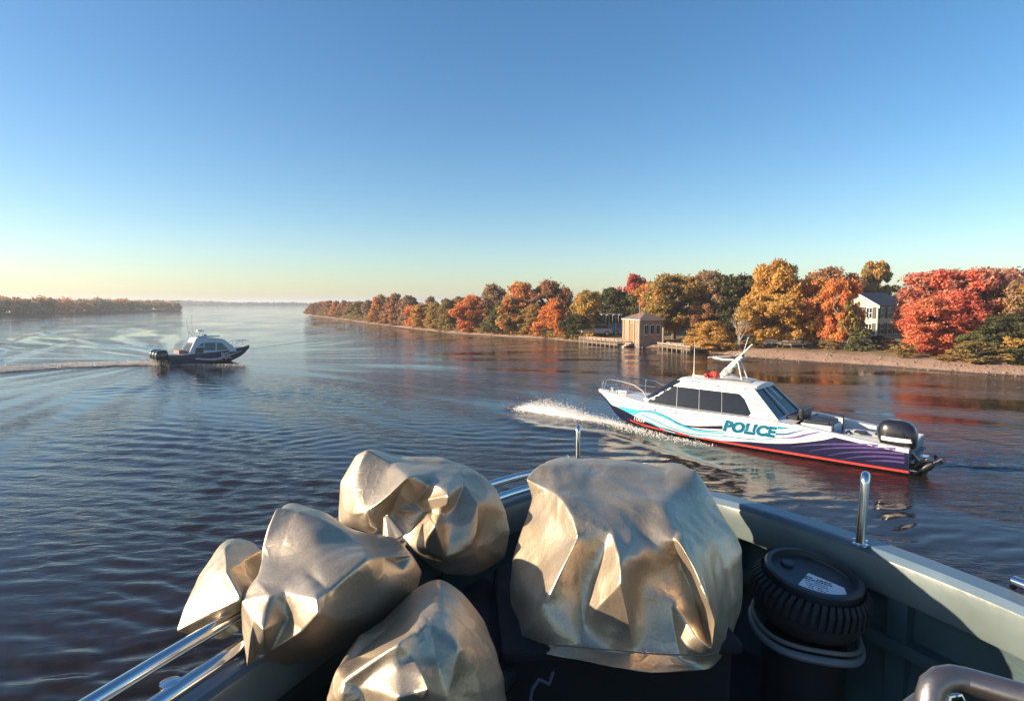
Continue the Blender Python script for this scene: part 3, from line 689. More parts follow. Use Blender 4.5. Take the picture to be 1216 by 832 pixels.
# steel canopy frame and parked cars in the gap left of the boathouse
def canopy():
    y = 80.; t = empty('canopy_frame', (0, 0, 0), 0, 'slim white steel canopy frame over the parked cars left of the boathouse', 'canopy frame')
    st = mat('pale_steel', (.55, .53, .5), .5); z = ht(727, 373, y)
    xs = [ony(a, 400, y).x for a in (716, 723, 731, 738)]
    for yy in (y, y+2.5): MB().box(((xs[0]+xs[3])/2, yy, z), (xs[3]-xs[0]+.3, .12, .12)).build('top_beam', st, t)
    for x in xs:
        for yy in (y, y+2.5): MB().tube([(x, yy, .7), (x, yy, z)], .045, 6).build('leg', st, t)
        MB().box((x, y+1.25, z-.1), (.08, 2.5, .08)).build('cross_beam', st, t)
canopy()
def car(x, y, rz, col, label):
    t = empty('parked_car', (x, y, ground_z(15)), rz, label, 'car', 'cars parked left of the boathouse')
    paint = mat('paint_'+label.split()[0]+label.split()[1], col, .25, coat=.6, var=.03)
    prof = [(-2.1, .35), (-2.12, .75), (-2.0, .95), (-1.2, 1.0), (1.1, 1.02), (1.95, .86), (2.12, .62), (2.12, .35)]
    MB().prism(prof, 1.74, 'y').build('body', paint, t, bevel=.09)
    g = MB().prism([(-1.75, .96), (-1.25, 1.42), (.35, 1.44), (1.15, 1.0)], 1.5, 'y').build('windows', darkglass, t, bevel=.06)
    MB().prism([(-1.28, 1.41), (-1.15, 1.47), (.25, 1.48), (.38, 1.43)], 1.42, 'y').build('roof', paint, t, bevel=.02)
    for sx_ in (-1.3, 1.32):
        for s in (-1, 1):
            wl = MB().lathe([(.2, -.1), (.32, -.1), (.34, -.05), (.34, .05), (.32, .1), (.2, .1)], (sx_, s*.8, .33), 16, Matrix.Rotation(R(90), 3, 'X')).build('wheel', mat('tyre_rubber', (.02, .02, .02), .8), t)
            MB().lathe([(.05, -.11), (.2, -.11), (.2, .11), (.05, .11)], (sx_, s*.8, .33), 12, Matrix.Rotation(R(90), 3, 'X')).build('rim', mat('alloy', (.5, .5, .5), .3, 1.0), wl)
    for s in (-1, 1):
        MB().box((2.09, s*.6, .72), (.08, .36, .14)).build('headlight', mat('lamp_glass', (.8, .8, .78), .15), t, bevel=.02)
        MB().box((-2.1, s*.62, .78), (.06, .3, .14)).build('tail_light', mat('red_lamp', (.35, .02, .02), .3), t, bevel=.02)
p = ony(707, 400, 78); car(p.x, 78, R(190), (.35, .36, .38), 'pale grey car parked under the trees, left one of the pair')
p = ony(727, 400, 82); car(p.x, 82, R(170), (.02, .04, .12), 'dark blue car parked beneath the white canopy frame')
# picnic tables and a bench on the lawn
def picnic(px, y, rz, label):
    p = ony(px, 400, y); t = empty('picnic_table', (p.x, y, ground_z(9)), rz, label, 'picnic table')
    k = MB()
    for i in range(5): k.box((0, -.3+i*.15, .74), (1.8, .13, .04))
    k.build('table_top', wood_m, t)
    for s in (-1, 1): MB().box((0, s*.7, .45), (1.8, .26, .05)).build('seat', wood_m, t)
    for s in (-.65, .65):
        MB().tube([(s, -.7, 0), (s, -.2, .72)], .05, 4).tube([(s, .7, 0), (s, .2, .72)], .05, 4).box((s, 0, .4), (.06, 1.5, .09)).build('leg', darkwood, t)
picnic(942, 56.5, R(15), 'wooden picnic table on the lawn under the golden tree')
picnic(962, 60, R(-20), 'wooden picnic table on the lawn nearer to the cream house')
def bench(px, y, rz, label):
    p = ony(px, 400, y); t = empty('park_bench', (p.x, y, ground_z(8)), rz, label, 'bench')
    MB().box((0, 0, .45), (1.5, .42, .05)).build('seat', whitetrim, t); MB().box((0, .22, .72), (1.5, .05, .4)).build('backrest', whitetrim, t)
    for s in (-.65, .65): MB().box((s, 0, .22), (.06, .4, .44)).build('leg', darkwood, t)
bench(915, 58, R(-10), 'pale park bench in the shade under the golden tree')
# driftwood at the water
p = onz(862, 425.5); lg = MB().tube([(-1.6, .1, .08), (-.8, 0, .12), (.3, -.05, .15), (1.3, .15, .3), (1.9, .2, .5)], [.07, .11, .12, .09, .04], 8).tube([(.8, 0, .2), (1.3, -.3, .6)], [.06, .02], 6).build('driftwood_log', mat('bleached_wood', (.55, .46, .37), .9, var=.2))
lg.location = (p.x, p.y, 0); tag(lg, 'bleached driftwood log at the left end of the beach', 'log')

# ================================================================ AIR
def haze():
    m = bpy.data.materials.new('haze'); m.use_nodes = True; n = m.node_tree; n.nodes.clear()
    o_ = n.nodes.new('ShaderNodeOutputMaterial'); v = n.nodes.new('ShaderNodeVolumePrincipled'); v.inputs['Color'].default_value = (.86, .92, 1, 1); v.inputs['Density'].default_value = 0.0005; v.inputs['Anisotropy'].default_value = .2
    n.links.new(v.outputs[0], o_.inputs['Volume'])
    tag(MB().box((0, 0, 9), (18400, 18400, 22)).build('haze', m), 'thin pale haze hanging over the river', 'haze', kind='stuff')
haze()

# ================================================================ BOATS
def srf(name, col, **k): return mat(name, col, **k)
gel = mat('white_gelcoat', (.70, .68, .645), .28, var=.03, scale=2, coat=.3)
navy = mat('navy_vinyl', (.012, .014, .045), .3, var=.1, scale=2, coat=.2)
redv = mat('red_stripe', (.62, .05, .04), .45, var=.15, scale=3)
teal = mat('teal_vinyl', (.0, .26, .38), .35, var=.06)
cyan = mat('cyan_vinyl', (.05, .55, .66), .35, var=.06)
pale = mat('pale_cyan_vinyl', (.45, .75, .85), .35, var=.05)
blue = mat('blue_vinyl', (.02, .12, .30), .35, var=.06)
purple = mat('purple_vinyl', (.13, .07, .30), .35, var=.15, scale=5)
blk = mat('black_plastic', (.015, .015, .018), .35, var=.2)
rub = mat('black_rubber', (.02, .02, .022), .75, var=.3, bump=.2)
tint = mat('tinted_glass', (.008, .012, .02), .06, var=.15); tint.node_tree.nodes['Principled BSDF'].inputs['Specular IOR Level'].default_value = .28
steel = mat('polished_steel', (.75, .74, .72), .12, 1.0, var=.05, scale=12)
greyfab = mat('grey_fabric', (.32, .34, .37), .85, var=.15, bump=.4, bscale=30)
whitefab = mat('white_canvas', (.72, .71, .68), .85, var=.1, bump=.5, bscale=40)
greyfab2 = mat('worn_canvas', (.45, .45, .44), .85, var=.35, scale=9, bump=.5, bscale=30)
redfab = mat('red_fabric', (.50, .05, .04), .8, var=.3, scale=9, bump=.5)
deckgrey = mat('deck_grey', (.30, .31, .33), .8, var=.1, bump=.2, bscale=90)
def cub(xs, ys, x):
    """smooth interpolation through stations"""
    i = max(0, min(len(xs)-2, int(np.searchsorted(xs, x)-1))); h = xs[i+1]-xs[i]; t = (x-xs[i])/h
    def sl(j):
        if j <= 0: return (ys[1]-ys[0])/(xs[1]-xs[0])
        if j >= len(xs)-1: return (ys[-1]-ys[-2])/(xs[-1]-xs[-2])
        return (ys[j+1]-ys[j-1])/(xs[j+1]-xs[j-1])
    m0, m1 = sl(i)*h, sl(i+1)*h
    return (2*t**3-3*t*t+1)*ys[i]+(t**3-2*t*t+t)*m0+(-2*t**3+3*t*t)*ys[i+1]+(t**3-t*t)*m1
class Hull:
    """stations: x, half beam at sheer, sheer z, half beam at chine, chine z, keel z"""
    def __init__(s, st): s.st = np.array(st, float); s.xs = s.st[:, 0]
    def at(s, x): return [cub(s.xs, s.st[:, j], x) for j in range(1, 6)]
    def sec(s, x):
        hb, zs, wb, zw, zk = s.at(x); hb = max(hb, .004); wb = max(min(wb, hb), .003)
        pts = [(hb, zs), (hb+.018, zs-.03), (hb+.018, zs-.08), (hb-.004, zs-.10)]
        for t in (.2, .4, .6, .8, 1): pts.append((hb+(wb-hb)*(t**1.5)*1.0, (zs-.10)+(zw-zs+.10)*t))
        if hb < .06: pts = [(min(a, hb), b) for a, b in pts]
        pts += [(wb*.5, (zw+zk)/2-.02), (0.0, zk)]
        return pts
    def mesh(s, mb, n=70, side=(1, -1), lo=0, hi=None):
        X = np.linspace(s.xs[0], s.xs[-1], n)
        for sd in side: mb.grid([[(x, sd*a, b) for a, b in s.sec(x)[lo:hi]] for x in X])
        if lo: return mb
        p = s.sec(s.xs[0]); x = s.xs[0]
        mb.add([(x, a, b) for a, b in p]+[(x, -a, b) for a, b in p[::-1]], [tuple(range(2*len(p)))])
        return mb
def local_M(o): return Matrix.Translation(o.location) @ Matrix.Rotation(o.rotation_euler.z, 4, 'Z')
def plane_hit(M, px, py, yoff):
    """photograph measurement read on the boat's lengthwise plane y = yoff; returns local point"""
    Mi = M.inverted(); o_ = Mi @ CAMP; d = Mi.to_3x3() @ ray(px, py); t = (yoff-o_.y)/d.y; return o_+d*t
def bvh_of(objs, M):
    v, f = [], []
    for ob in objs:
        k = len(v); v += [M @ (ob.matrix_basis @ p.co) for p in ob.data.vertices]; f += [tuple(i+k for i in p.vertices) for p in ob.data.polygons]
    return BVHTree.FromPolygons(v, f)
def project(bvh, Mi, pts, faces, off):
    """lay vinyl on the hull: points measured in the photograph drop onto the real surface, raised by off"""
    hit = []
    for px, py in pts:
        d = ray(px, py).normalized(); loc, nrm, idx, dist = bvh.ray_cast(CAMP, d)
        if loc is None: hit.append(None); continue
        if nrm.dot(d) > 0: nrm = -nrm
        hit.append(Mi @ (loc+nrm*off))
    keep = [f for f in faces if all(hit[i] is not None for i in f)]
    keep = [f for f in keep if max((hit[i]-hit[f[0]]).length for i in f) < 1.2]
    mb = MB(); mb.add([h or Vector((0, 0, 0)) for h in hit], keep); return mb
def resample(pl, n):
    pl = [Vector((*p, 0)) for p in pl]; d = [0]
    for a, b in zip(pl, pl[1:]): d.append(d[-1]+(b-a).length)
    xs = [cub(np.array(d), np.array([p.x for p in pl]), t) if len(pl) > 2 else pl[0].x+(pl[1].x-pl[0].x)*t/d[-1] for t in np.linspace(0, d[-1], n)]
    ys = [cub(np.array(d), np.array([p.y for p in pl]), t) if len(pl) > 2 else pl[0].y+(pl[1].y-pl[0].y)*t/d[-1] for t in np.linspace(0, d[-1], n)]
    return list(zip(xs, ys))
def decal_strip(name, m, top, bot, parent, bvh, off, n=40, k=4):
    a, b = resample(top, n), resample(bot, n); pts, fs = [], []
    for j in range(k+1):
        t = j/k; pts += [(p[0]*(1-t)+q[0]*t, p[1]*(1-t)+q[1]*t) for p, q in zip(a, b)]
    for j in range(k):
        for i in range(n-1): fs.append((j*n+i, j*n+i+1, (j+1)*n+i+1, (j+1)*n+i))
    return project(bvh, local_M(parent).inverted(), pts, fs, off).build(name, m, parent)
def swoosh(name, m, line, w0, w1, w2, parent, bvh, off, n=44):
    """tapered stroke: centre line in the photograph with start, middle and end widths"""
    c = resample(line, n); top, bot = [], []
    for i, p in enumerate(c):
        a = c[max(0, i-1)]; b = c[min(n-1, i+1)]; dx, dy = b[0]-a[0], b[1]-a[1]; l = math.hypot(dx, dy); t = i/(n-1)
        w_ = (w0*(1-t*2)+w1*t*2 if t < .5 else w1*(2-2*t)+w2*(2*t-1))/2
        top.append((p[0]+dy/l*w_, p[1]-dx/l*w_)); bot.append((p[0]-dy/l*w_, p[1]+dx/l*w_))
    pts = top+bot; fs = [(i, i+1, n+i+1, n+i) for i in range(n-1)]
    return project(bvh, local_M(parent).inverted(), pts, fs, off).build(name, m, parent)
def decal_poly(name, m, poly, parent, bvh, off, step=4.0):
    pts = []
    for i in range(len(poly)):
        a, b = poly[i], poly[(i+1) % len(poly)]; L = math.hypot(b[0]-a[0], b[1]-a[1]); k = max(1, int(L/step))
        pts += [(a[0]+(b[0]-a[0])*j/k, a[1]+(b[1]-a[1])*j/k) for j in range(k)]
    nb = len(pts); x0, x1 = min(p[0] for p in pts), max(p[0] for p in pts); y0, y1 = min(p[1] for p in pts), max(p[1] for p in pts)
    inn = []
    x = x0+step/2
    while x < x1:
        y = y0+step/2
        while y < y1: inn.append((x, y)); y += step
        x += step
    r = delaunay_2d_cdt([Vector(p) for p in pts+inn], [], [list(range(nb))], 1, 1e-4)
    return project(bvh, local_M(parent).inverted(), [tuple(p) for p in r[0]], [tuple(f) for f in r[2]], off).build(name, m, parent)
def text_mesh(txt, off=0.0, shear=0.0, bold=True):
    cu = bpy.data.curves.new('t', 'FONT'); cu.body = txt; cu.offset = off; cu.shear = shear; cu.resolution_u = 3
    o_ = bpy.data.objects.new('t', cu); COL.objects.link(o_); dg = bpy.context.evaluated_depsgraph_get()
    me = bpy.data.meshes.new_from_object(o_.evaluated_get(dg)); v = [tuple(p.co)[:2] for p in me.vertices]; f = [tuple(p.vertices) for p in me.polygons]
    bpy.data.objects.remove(o_); bpy.data.meshes.remove(me); return v, f
def decal_text(name, m, txt, quad, parent, bvh, off, fat=0.0, shear=0.0, ref=None):
    """quad: photograph corners bottom-left, bottom-right, top-left, top-right"""
    v0, _ = text_mesh(txt, ref if ref is not None else fat, shear); v, f = text_mesh(txt, fat, shear)
    x0, x1 = min(p[0] for p in v0), max(p[0] for p in v0); y0, y1 = min(p[1] for p in v0), max(p[1] for p in v0)
    bl, br, tl, tr = [Vector(q) for q in quad]; pts = []
    for x, y in v:
        a = (x-x0)/(x1-x0); b = (y-y0)/(y1-y0); pts.append(tuple((bl*(1-a)+br*a)*(1-b)+(tl*(1-a)+tr*a)*b))
    return project(bvh, local_M(parent).inverted(), pts, f, off).build(name, m, parent)
def outboard(parent, x, y, z, s=1.0, tilt=0.0, mark=True, low=1.0):
    """outboard motor hung at the transom; local x forward"""
    M = Matrix.Rotation(tilt, 3, 'Y')
    def put(mb, lower=True):
        # the powerhead stays level, the lower unit swings up with the tilt
        mb.v = [tuple((M @ Vector((v[0]+.2, v[1], (v[2]-.3)*low))+Vector((-.2, 0, .3)) if lower else Vector(v))*s+Vector((x, y, z))) for v in mb.v]; return mb
    e = empty('outboard_motor', (0, 0, 0)); e.parent = parent
    # cowl: rounded loft
    secs = [(.30, .33, .22, -.04), (.36, .37, .245, -.02), (.50, .40, .26, 0), (.66, .40, .255, 0), (.80, .35, .23, .02), (.88, .26, .17, .04), (.91, .12, .09, .05)]
    rows = []
    for zz, lx, ly, cx in secs:
        rows.append([(-.38+cx+lx*math.copysign(abs(math.cos(a))**.7, math.cos(a)), ly*math.copysign(abs(math.sin(a))**.7, math.sin(a)), zz) for a in [2*math.pi*k/24 for k in range(25)]])
    cw = put(MB().grid(rows).add([(p[0], p[1], p[2]) for p in rows[-1][:24]], [tuple(range(24))]).add(rows[0][:24], [tuple(range(24))]), False).build('cowl', mat('motor_black', (.012, .012, .016), .22, var=.15, coat=.5), e, smooth=True, sharp=50)
    if mark:
        q = [( -.38+.392*math.copysign(abs(math.cos(a))**.7, math.cos(a)), .262*math.copysign(abs(math.sin(a))**.7, math.sin(a)), zz) for zz in (.44, .53) for a in [R(50+i*8) for i in range(12)]]
        put(MB().grid([q[:12], q[12:]]), False).build('stripe', whitefab, e)
    put(MB().box((-.36, 0, .1), (.34, .22, .5)).box((-.40, 0, -.25), (.22, .13, .6))).build('mid_section', blk, e, bevel=.03)
    put(MB().box((-.06, 0, .12), (.16, .3, .42)).tube([(-.1, -.18, .22), (-.1, .18, .22)], .05, 10)).build('bracket', blk, e, bevel=.015)
    put(MB().prism([(-.70, -.52), (-.18, -.50), (-.2, -.58), (-.70, -.57)], .24, 'y').box((-.36, 0, -.7), (.26, .05, .4))).build('cavitation_plate', blk, e, bevel=.01)
    gb = put(MB().lathe([(.02, -.30), (.10, -.24), (.13, -.1), (.12, .2), (.07, .3)], (-.45, 0, -.72), 14, Matrix.Rotation(R(90), 3, 'Y'))).build('gearcase', blk, e, smooth=True)
    pr = MB()
    for k in range(3):
        a0 = k*2.094; rows = []
        for i in range(6):
            r_ = .05+.16*i/5; wd = .10*math.sin(math.pi*(.2+.75*i/5))
            rows.append([(-.80+sg*wd*.5, r_*math.cos(a0+sg*wd*3), -.72+r_*math.sin(a0+sg*wd*3)) for sg in (-1, 0, 1)])
        pr.grid(rows)
    pr.tube([(-.72, 0, -.72), (-.9, 0, -.72)], [.06, .03], 10)
    o_ = put(pr).build('propeller', mat('prop_metal', (.12, .12, .13), .3, 1.0), e); sd = o_.modifiers.new('thick', 'SOLIDIFY'); sd.thickness = .008
    return e
# ---------------------------------------------------------------- police boat
def police_boat():
    S = Vector((12.249, 17.815, 0)); dv = Vector((-.7378, .6750, 0))
    t = empty('police_boat', S, math.atan2(dv.y, dv.x), 'white and navy police cabin boat with teal POLICE lettering, purple stripes and one black outboard', 'police boat')
    M = local_M(t)
    H = Hull([(-.15, 1.36, .78, 1.20, .07, -.30), (.7, 1.39, .84, 1.22, .07, -.34), (1.7, 1.40, .95, 1.23, .07, -.38), (3.5, 1.42, 1.12, 1.22, .07, -.42), (5.5, 1.42, 1.13, 1.16, .07, -.42), (7.3, 1.36, 1.13, 1.02, .09, -.38),
              (8.7, 1.14, 1.17, .74, .12, -.30), (9.7, .78, 1.20, .40, .20, -.16), (10.5, .44, 1.22, .13, .46, .22), (11.0, .22, 1.24, .05, .82, .74), (11.45, .015, 1.27, .006, 1.18, 1.16)])
    hull = H.mesh(MB(), hi=9).build('hull', gel, t, smooth=True, sharp=30); H.mesh(MB(), lo=8).build('hull_bottom', navy, t, smooth=True, sharp=30)
    # deck, gunwale, cockpit
    X = np.linspace(3.0, 11.38, 30)
    MB().grid([[(x, s*max(H.at(x)[0]-.03, .002), H.at(x)[1]+.012+.03*(1-abs(s))) for s in (-1, -.5, 0, .5, 1)] for x in X]).build('foredeck', gel, t, smooth=True)
    X = np.linspace(-.15, 3.0, 12); g = MB()
    for s in (1, -1): g.grid([[(x, s*(H.at(x)[0]+.004), H.at(x)[1]+.004), (x, s*(H.at(x)[0]-.01), H.at(x)[1]+.02), (x, s*(H.at(x)[0]-.2), H.at(x)[1]+.02), (x, s*(H.at(x)[0]-.2), .42)] for x in X])
    g.build('gunwale', gel, t, smooth=True, sharp=30)
    MB().box((1.4, 0, .40), (3.3, 2.36, .05)).build('cockpit_floor', deckgrey, t)
    MB().box((-.06, 0, .62), (.16, 2.4, .36)).build('transom', gel, t, bevel=.02)
    # cabin: lofted box with sloped windscreen and raked rear pillar
    zb = 1.10; P = lambda px, py, y: plane_hit(M, px, py, y)
    A = [(8.85, .74, zb+.10), (8.62, 1.02, zb+.04), (3.45, 1.26, 1.04)]           # base front centre corner, front side, rear
    B = [(7.30, .70, 2.11), (7.12, .86, 2.09), (4.52, .93, 2.04)]            # top
    c = MB()
    base = [(8.95, 0, zb+.05), A[0], A[1], A[2]]; top = [(7.36, 0, 2.13), B[0], B[1], B[2]]
    for s in (1, -1):
        b_ = [Vector((x, s*y, z)) for x, y, z in base]; t2 = [Vector((x, s*y, z)) for x, y, z in top]; rows = []
        for k in range(7):
            f_ = k/6; rows.append([b_[i].lerp(t2[i], f_) for i in range(4)])
        # refine along the length
        rows = [[r[0], r[1], r[2]]+[r[2].lerp(r[3], j/8) for j in range(1, 9)] for r in rows]
        c.grid(rows)
    cab = c.build('cabin', gel, t, smooth=True, sharp=22)
    # roof: crowned slab, bevelled shoulders, visor past the rear pillar
    rr = []
    for x, hw_, z in ((7.50, .62, 2.08), (7.30, .78, 2.12), (6.9, .88, 2.14), (5.6, .95, 2.16), (4.9, .96, 2.15), (4.40, .88, 2.13)):
        rr.append([(x, -hw_, z-.12), (x, -hw_-.005, z-.07), (x, -hw_*.86, z), (x, -hw_*.4, z+.05), (x, 0, z+.065), (x, hw_*.4, z+.05), (x, hw_*.86, z), (x, hw_+.005, z-.07), (x, hw_, z-.12)])
    ro = MB().grid(rr); ro.grid([[r[0] for r in rr], [r[-1] for r in rr]]); ro.add(rr[-1], [tuple(range(9))]); ro.add(rr[0], [tuple(range(9))])
    roof = ro.build('roof', gel, t, smooth=True, sharp=28)
    # rear bulkhead in dark glass, leaning with the pillar
    rb = [Vector((3.50, s*1.22, 1.04)) for s in (1, -1)]; rt = [Vector((4.50, s*.90, 2.06)) for s in (1, -1)]
    lean = [Vector((3.44, .85, .45)), Vector((3.44, -.85, .45))]
    MB().add([rb[0], rb[1], rt[1], rt[0], lean[0], lean[1]], [(0, 1, 2, 3), (0, 4, 5, 1)]).build('rear_glass', tint, t)
    fr = MB()
    for s in (1, -1): fr.tube([(3.47, s*1.24, 1.06), (4.49, s*.915, 2.08)], .035, 6)
    fr.tube([(3.48, -1.0, 1.12), (3.48, 1.0, 1.12)], .03, 6).tube([(3.93, -.30, 1.64), (4.47, -.28, 2.08)], .025, 6).tube([(3.48, .1, 1.12), (4.47, .1, 2.08)], .025, 6)
    fr.build('rear_frame', gel, t)
    # windscreen panes
    for s in (1, -1):
        q = [Vector(v) for v in ((8.78, .04*s, zb+.16), (8.68, s*.66, zb+.20), (7.48, s*.56, 2.10), (7.52, .04*s, 2.12))]
        q = [p+Vector((.035, 0, .03)) for p in q]; MB().add(q, [(0, 1, 2, 3)]).build('windscreen', tint, t)
        q = [Vector(v)+Vector((.02, s*.02, .01)) for v in ((8.66, s*.80, zb+.22), (8.56, s*.98, zb+.18), (7.20, s*.85, 2.06), (7.35, s*.69, 2.09))]
        MB().add(q, [(0, 1, 2, 3)]).build('windscreen', tint, t)
    bv = bvh_of([hull, cab, roof], M)
    # side windows: four panes with thin mullions; mirrored to the far side
    top = [(786.5, 456.6), (880.5, 467.8)]; bot = [(763.5, 476.3), (888.5, 494.8)]
    def tp(x): return 456.6+(x-786.5)*(467.8-456.6)/94
    def bt(x): return 476.3+(x-763.5)*(494.8-476.3)/125
    panes = [[(790, 457.2), (804, tp(804)), (803, bt(803)), (768.5, 476.9)], [(804.6, tp(804.6)), (830, tp(830)), (829.6, bt(829.6)), (803.6, bt(803.6))], [(830.6, tp(830.6)), (856.8, tp(856.8)), (856.6, bt(856.6)), (830.2, bt(830.2))], [(857.4, tp(857.4)), (878, tp(878)), (884, 473.5), (891.8, 490.5), (888, 494.8), (857.2, bt(857.2))]]
    bvc = bvh_of([cab], M)
    for pl in panes:
        o_ = decal_poly('side_window', tint, pl, t, bvc, .012); c2 = MB(); c2.v = [(v.co.x, -v.co.y, v.co.z) for v in o_.data.vertices]; c2.f = [tuple(f.vertices) for f in o_.data.polygons]; c2.build('side_window', tint, t)
    # ---- livery
    def both(o_, m):
        c2 = MB(); c2.v = [(v.co.x, -v.co.y, v.co.z) for v in o_.data.vertices]; c2.f = [tuple(f.vertices) for f in o_.data.polygons]; c2.build(o_.name.split('.')[0], m, t)
    # navy lower side as a band fitted to the hull sections
    def side_band(name, m, z_top, z_bot, off, x0=-.149, x1=11.30, n=90, k=8):
        for s in (1, -1):
            rows = []
            for x in np.linspace(x0, x1, n):
                se = H.sec(x); ys = [p[0] for p in se][::-1]; zs = [p[1] for p in se][::-1]
                a, b = z_bot(x), z_top(x); row = []
                for j in range(k+1):
                    z = a+(b-a)*j/k; row.append((x+ (off*.8 if x > 10 else 0), s*(float(np.interp(z, zs[1:], ys[1:]))+off), z))
                rows.append(row)
            MB().grid(rows).build(name, m, t, smooth=True)
    # where the photograph shows the top of the navy, read off on the hull side
    nav = [(1075, 530), (1042, 523.6), (1018, 520.4), (998, 517.4), (990, 519.2), (979, 522), (960, 524.5), (939, 526.3), (925, 526.4), (910, 526), (880, 523.5), (860, 521), (840, 518.5), (809, 513.5), (781, 505.5), (765, 499.5), (745, 489), (733, 483), (722, 477.5)]
    nx, nz_ = [], []; bh = bvh_of([hull], M)
    for p in nav:
        d = ray(*p).normalized(); loc, nr, i_, ds = bh.ray_cast(CAMP, d)
        if loc is not None and (M.inverted() @ loc).y > 0: l_ = M.inverted() @ loc; nx.append(l_.x); nz_.append(l_.z)
    o2 = np.argsort(nx); nx = np.array(nx)[o2]; nz_ = np.array(nz_)[o2]
    chine = lambda x: H.at(x)[3]
    zt = lambda x: min(float(np.interp(x, nx, nz_)), H.at(x)[1]-.02)
    side_band('navy_panel', navy, lambda x: max(zt(x), chine(x)+.10), lambda x: chine(x)+.005, .004)
    side_band('red_stripe', redv, lambda x: chine(x)+.075, lambda x: chine(x)-.03+.035, .009, -.149, 9.6, 60, 2)
    MB().box((-.158, 0, .42), (.012, 2.5, .62)).build('stern_panel', navy, t)
    # coloured waves
    sw = lambda n_, m_, ln, a, b, c_, off=.008: both(swoosh(n_, m_, ln, a, b, c_, t, bv, off), m_)
    both(decal_poly('bow_flash', cyan, [(731, 481.2), (746, 484.3), (762, 487.2), (759, 489.5), (753, 492.6), (744, 488.5)], t, bv, .008, 2.5), cyan)
    sw('wave', pale, [(756, 490.5), (781, 499), (809, 511.5), (846, 519), (880, 522), (917, 522.5), (953, 517.5)], 3.2, 5, .8, .007)
    sw('wave', cyan, [(752, 489), (770, 488.2), (790, 495.5), (809, 505), (827, 511), (846, 513.2), (860, 514)], 2.6, 2.2, 1.6, .010)
    sw('wave', blue, [(760, 487), (775, 488), (790, 493.5), (805, 501.5), (822, 508.2), (840, 511), (858, 511.8)], 1.0, 1.3, .7, .012)
    sw('wave', navy, [(800, 500.5), (812, 504.5), (826, 506.5), (842, 507), (858, 507.2)], .3, 2.2, 4.2, .010)
    sw('wave', teal, [(762, 492), (780, 500), (800, 509), (822, 515), (846, 517), (870, 518.5)], 1.1, 1.2, .5, .011)
    sw('wave', cyan, [(758, 494), (776, 503), (792, 510.5), (812, 516.5), (836, 519.5)], 1.2, 1.3, .5, .012)
    sw('wave', blue, [(857, 516.5), (880, 520), (905, 521.5), (930, 519)], .5, 1.1, .4, .011)
    sw('wave', teal, [(924, 507.5), (930, 508.0), (936, 507.6)], 3.4, 2.6, .8, .009)
    sw('wave', blue, [(921, 515), (934, 515), (945, 512.5), (955, 510.3)], 2.4, 2.0, .7, .009)
    sw('wave', purple, [(928, 519.5), (943, 519), (957, 516), (974, 512.2)], 1.0, 2.6, .9, .009)
    sw('wave', pale, [(915, 524.3), (935, 523.3), (955, 519.5), (985, 513.8)], .8, 1.4, .5, .009)
    for ln in ([(939, 530.4), (960, 528.2), (990, 527), (1026, 527.6), (1045, 529)], [(961, 535.2), (985, 532), (1020, 531.2), (1074, 533.2)], [(983, 540.3), (1005, 537), (1035, 536.2), (1074, 538.3)], [(998, 545.2), (1020, 542), (1045, 541.4), (1074, 543.6)], [(1029, 547), (1045, 546.6), (1060, 547.2), (1074, 548.8)]):
        sw('wave', mat('violet_vinyl', (.085, .055, .19), .35, var=.15), ln, .4, 2.2, 2.6, .009)
    q = [(858.0, 511.3), (921.0, 519.8), (860.6, 498.0), (923.2, 506.6)]
    decal_text('lettering_outline', pale, 'POLICE', q, t, bv, .013, .095, .12, ref=.062)
    decal_text('lettering', mat('deep_teal_vinyl', (0, .11, .19), .35), 'POLICE', q, t, bv, .018, .062, .12)
    decal_text('number', gel, '1009', [(753.2, 498.6), (765.6, 502.2), (753.8, 493.8), (766.2, 497.4)], t, bv, .012, .01)
    # small writing: teal line on the roof shoulder, two short black lines on the rear pillar
    decal_text('roof_lettering', teal, 'POLICE', [(800, 452.4), (832, 456.2), (801, 449.8), (832.6, 453.2)], t, bv, .012, .0)
    inkm = mat('ink', (.03, .03, .03), .5)
    def scribble(x0, y0, x1, y1, h, seed):
        rs = random.Random(seed); x = x0
        mbs = []
        n_ = int((x1-x0)/1.7)
        for i in range(n_):
            a = x0+(x1-x0)*i/n_; y = y0+(y1-y0)*i/n_; hh = h*rs.uniform(.55, 1.0)
            mbs.append([(a, y), (a+.25, y-hh)]); mbs.append([(a+.1, y-hh*rs.choice((0, .5, 1))), (a+1.2, y-hh*rs.choice((0, .5, 1)))])
        allb = MB()
        for l in mbs:
            (ax, ay), (bx, by) = l; dx, dy = bx-ax, by-ay; L = max(.3, math.hypot(dx, dy)); ox, oy = -dy/L*.22, dx/L*.22
            mb = project(bv, M.inverted(), [(ax+ox, ay+oy), (bx+ox, by+oy), (bx-ox, by-oy), (ax-ox, ay-oy)], [(0, 1, 2, 3)], .01); allb.add(mb.v, mb.f)
        allb.build('small_writing', inkm, t)
    scribble(889, 480.8, 906, 481.6, 2.4, 1); scribble(893, 487.4, 912, 489.2, 2.2, 2)
    for px, py, r_ in ((764, 483.4, 1.0), (778, 486.5, 1.1), (803, 489.8, .8), (873, 462.2, 1.2), (885, 461.4, 1.0), (852.5, 457.6, 1.0)):
        decal_poly('fitting', blk, [(px+r_*1.5*math.cos(a), py+r_*.7*math.sin(a)) for a in [k*.785 for k in range(8)]], t, bv, .014, 1.0)
    # bow rail
    rl = MB()
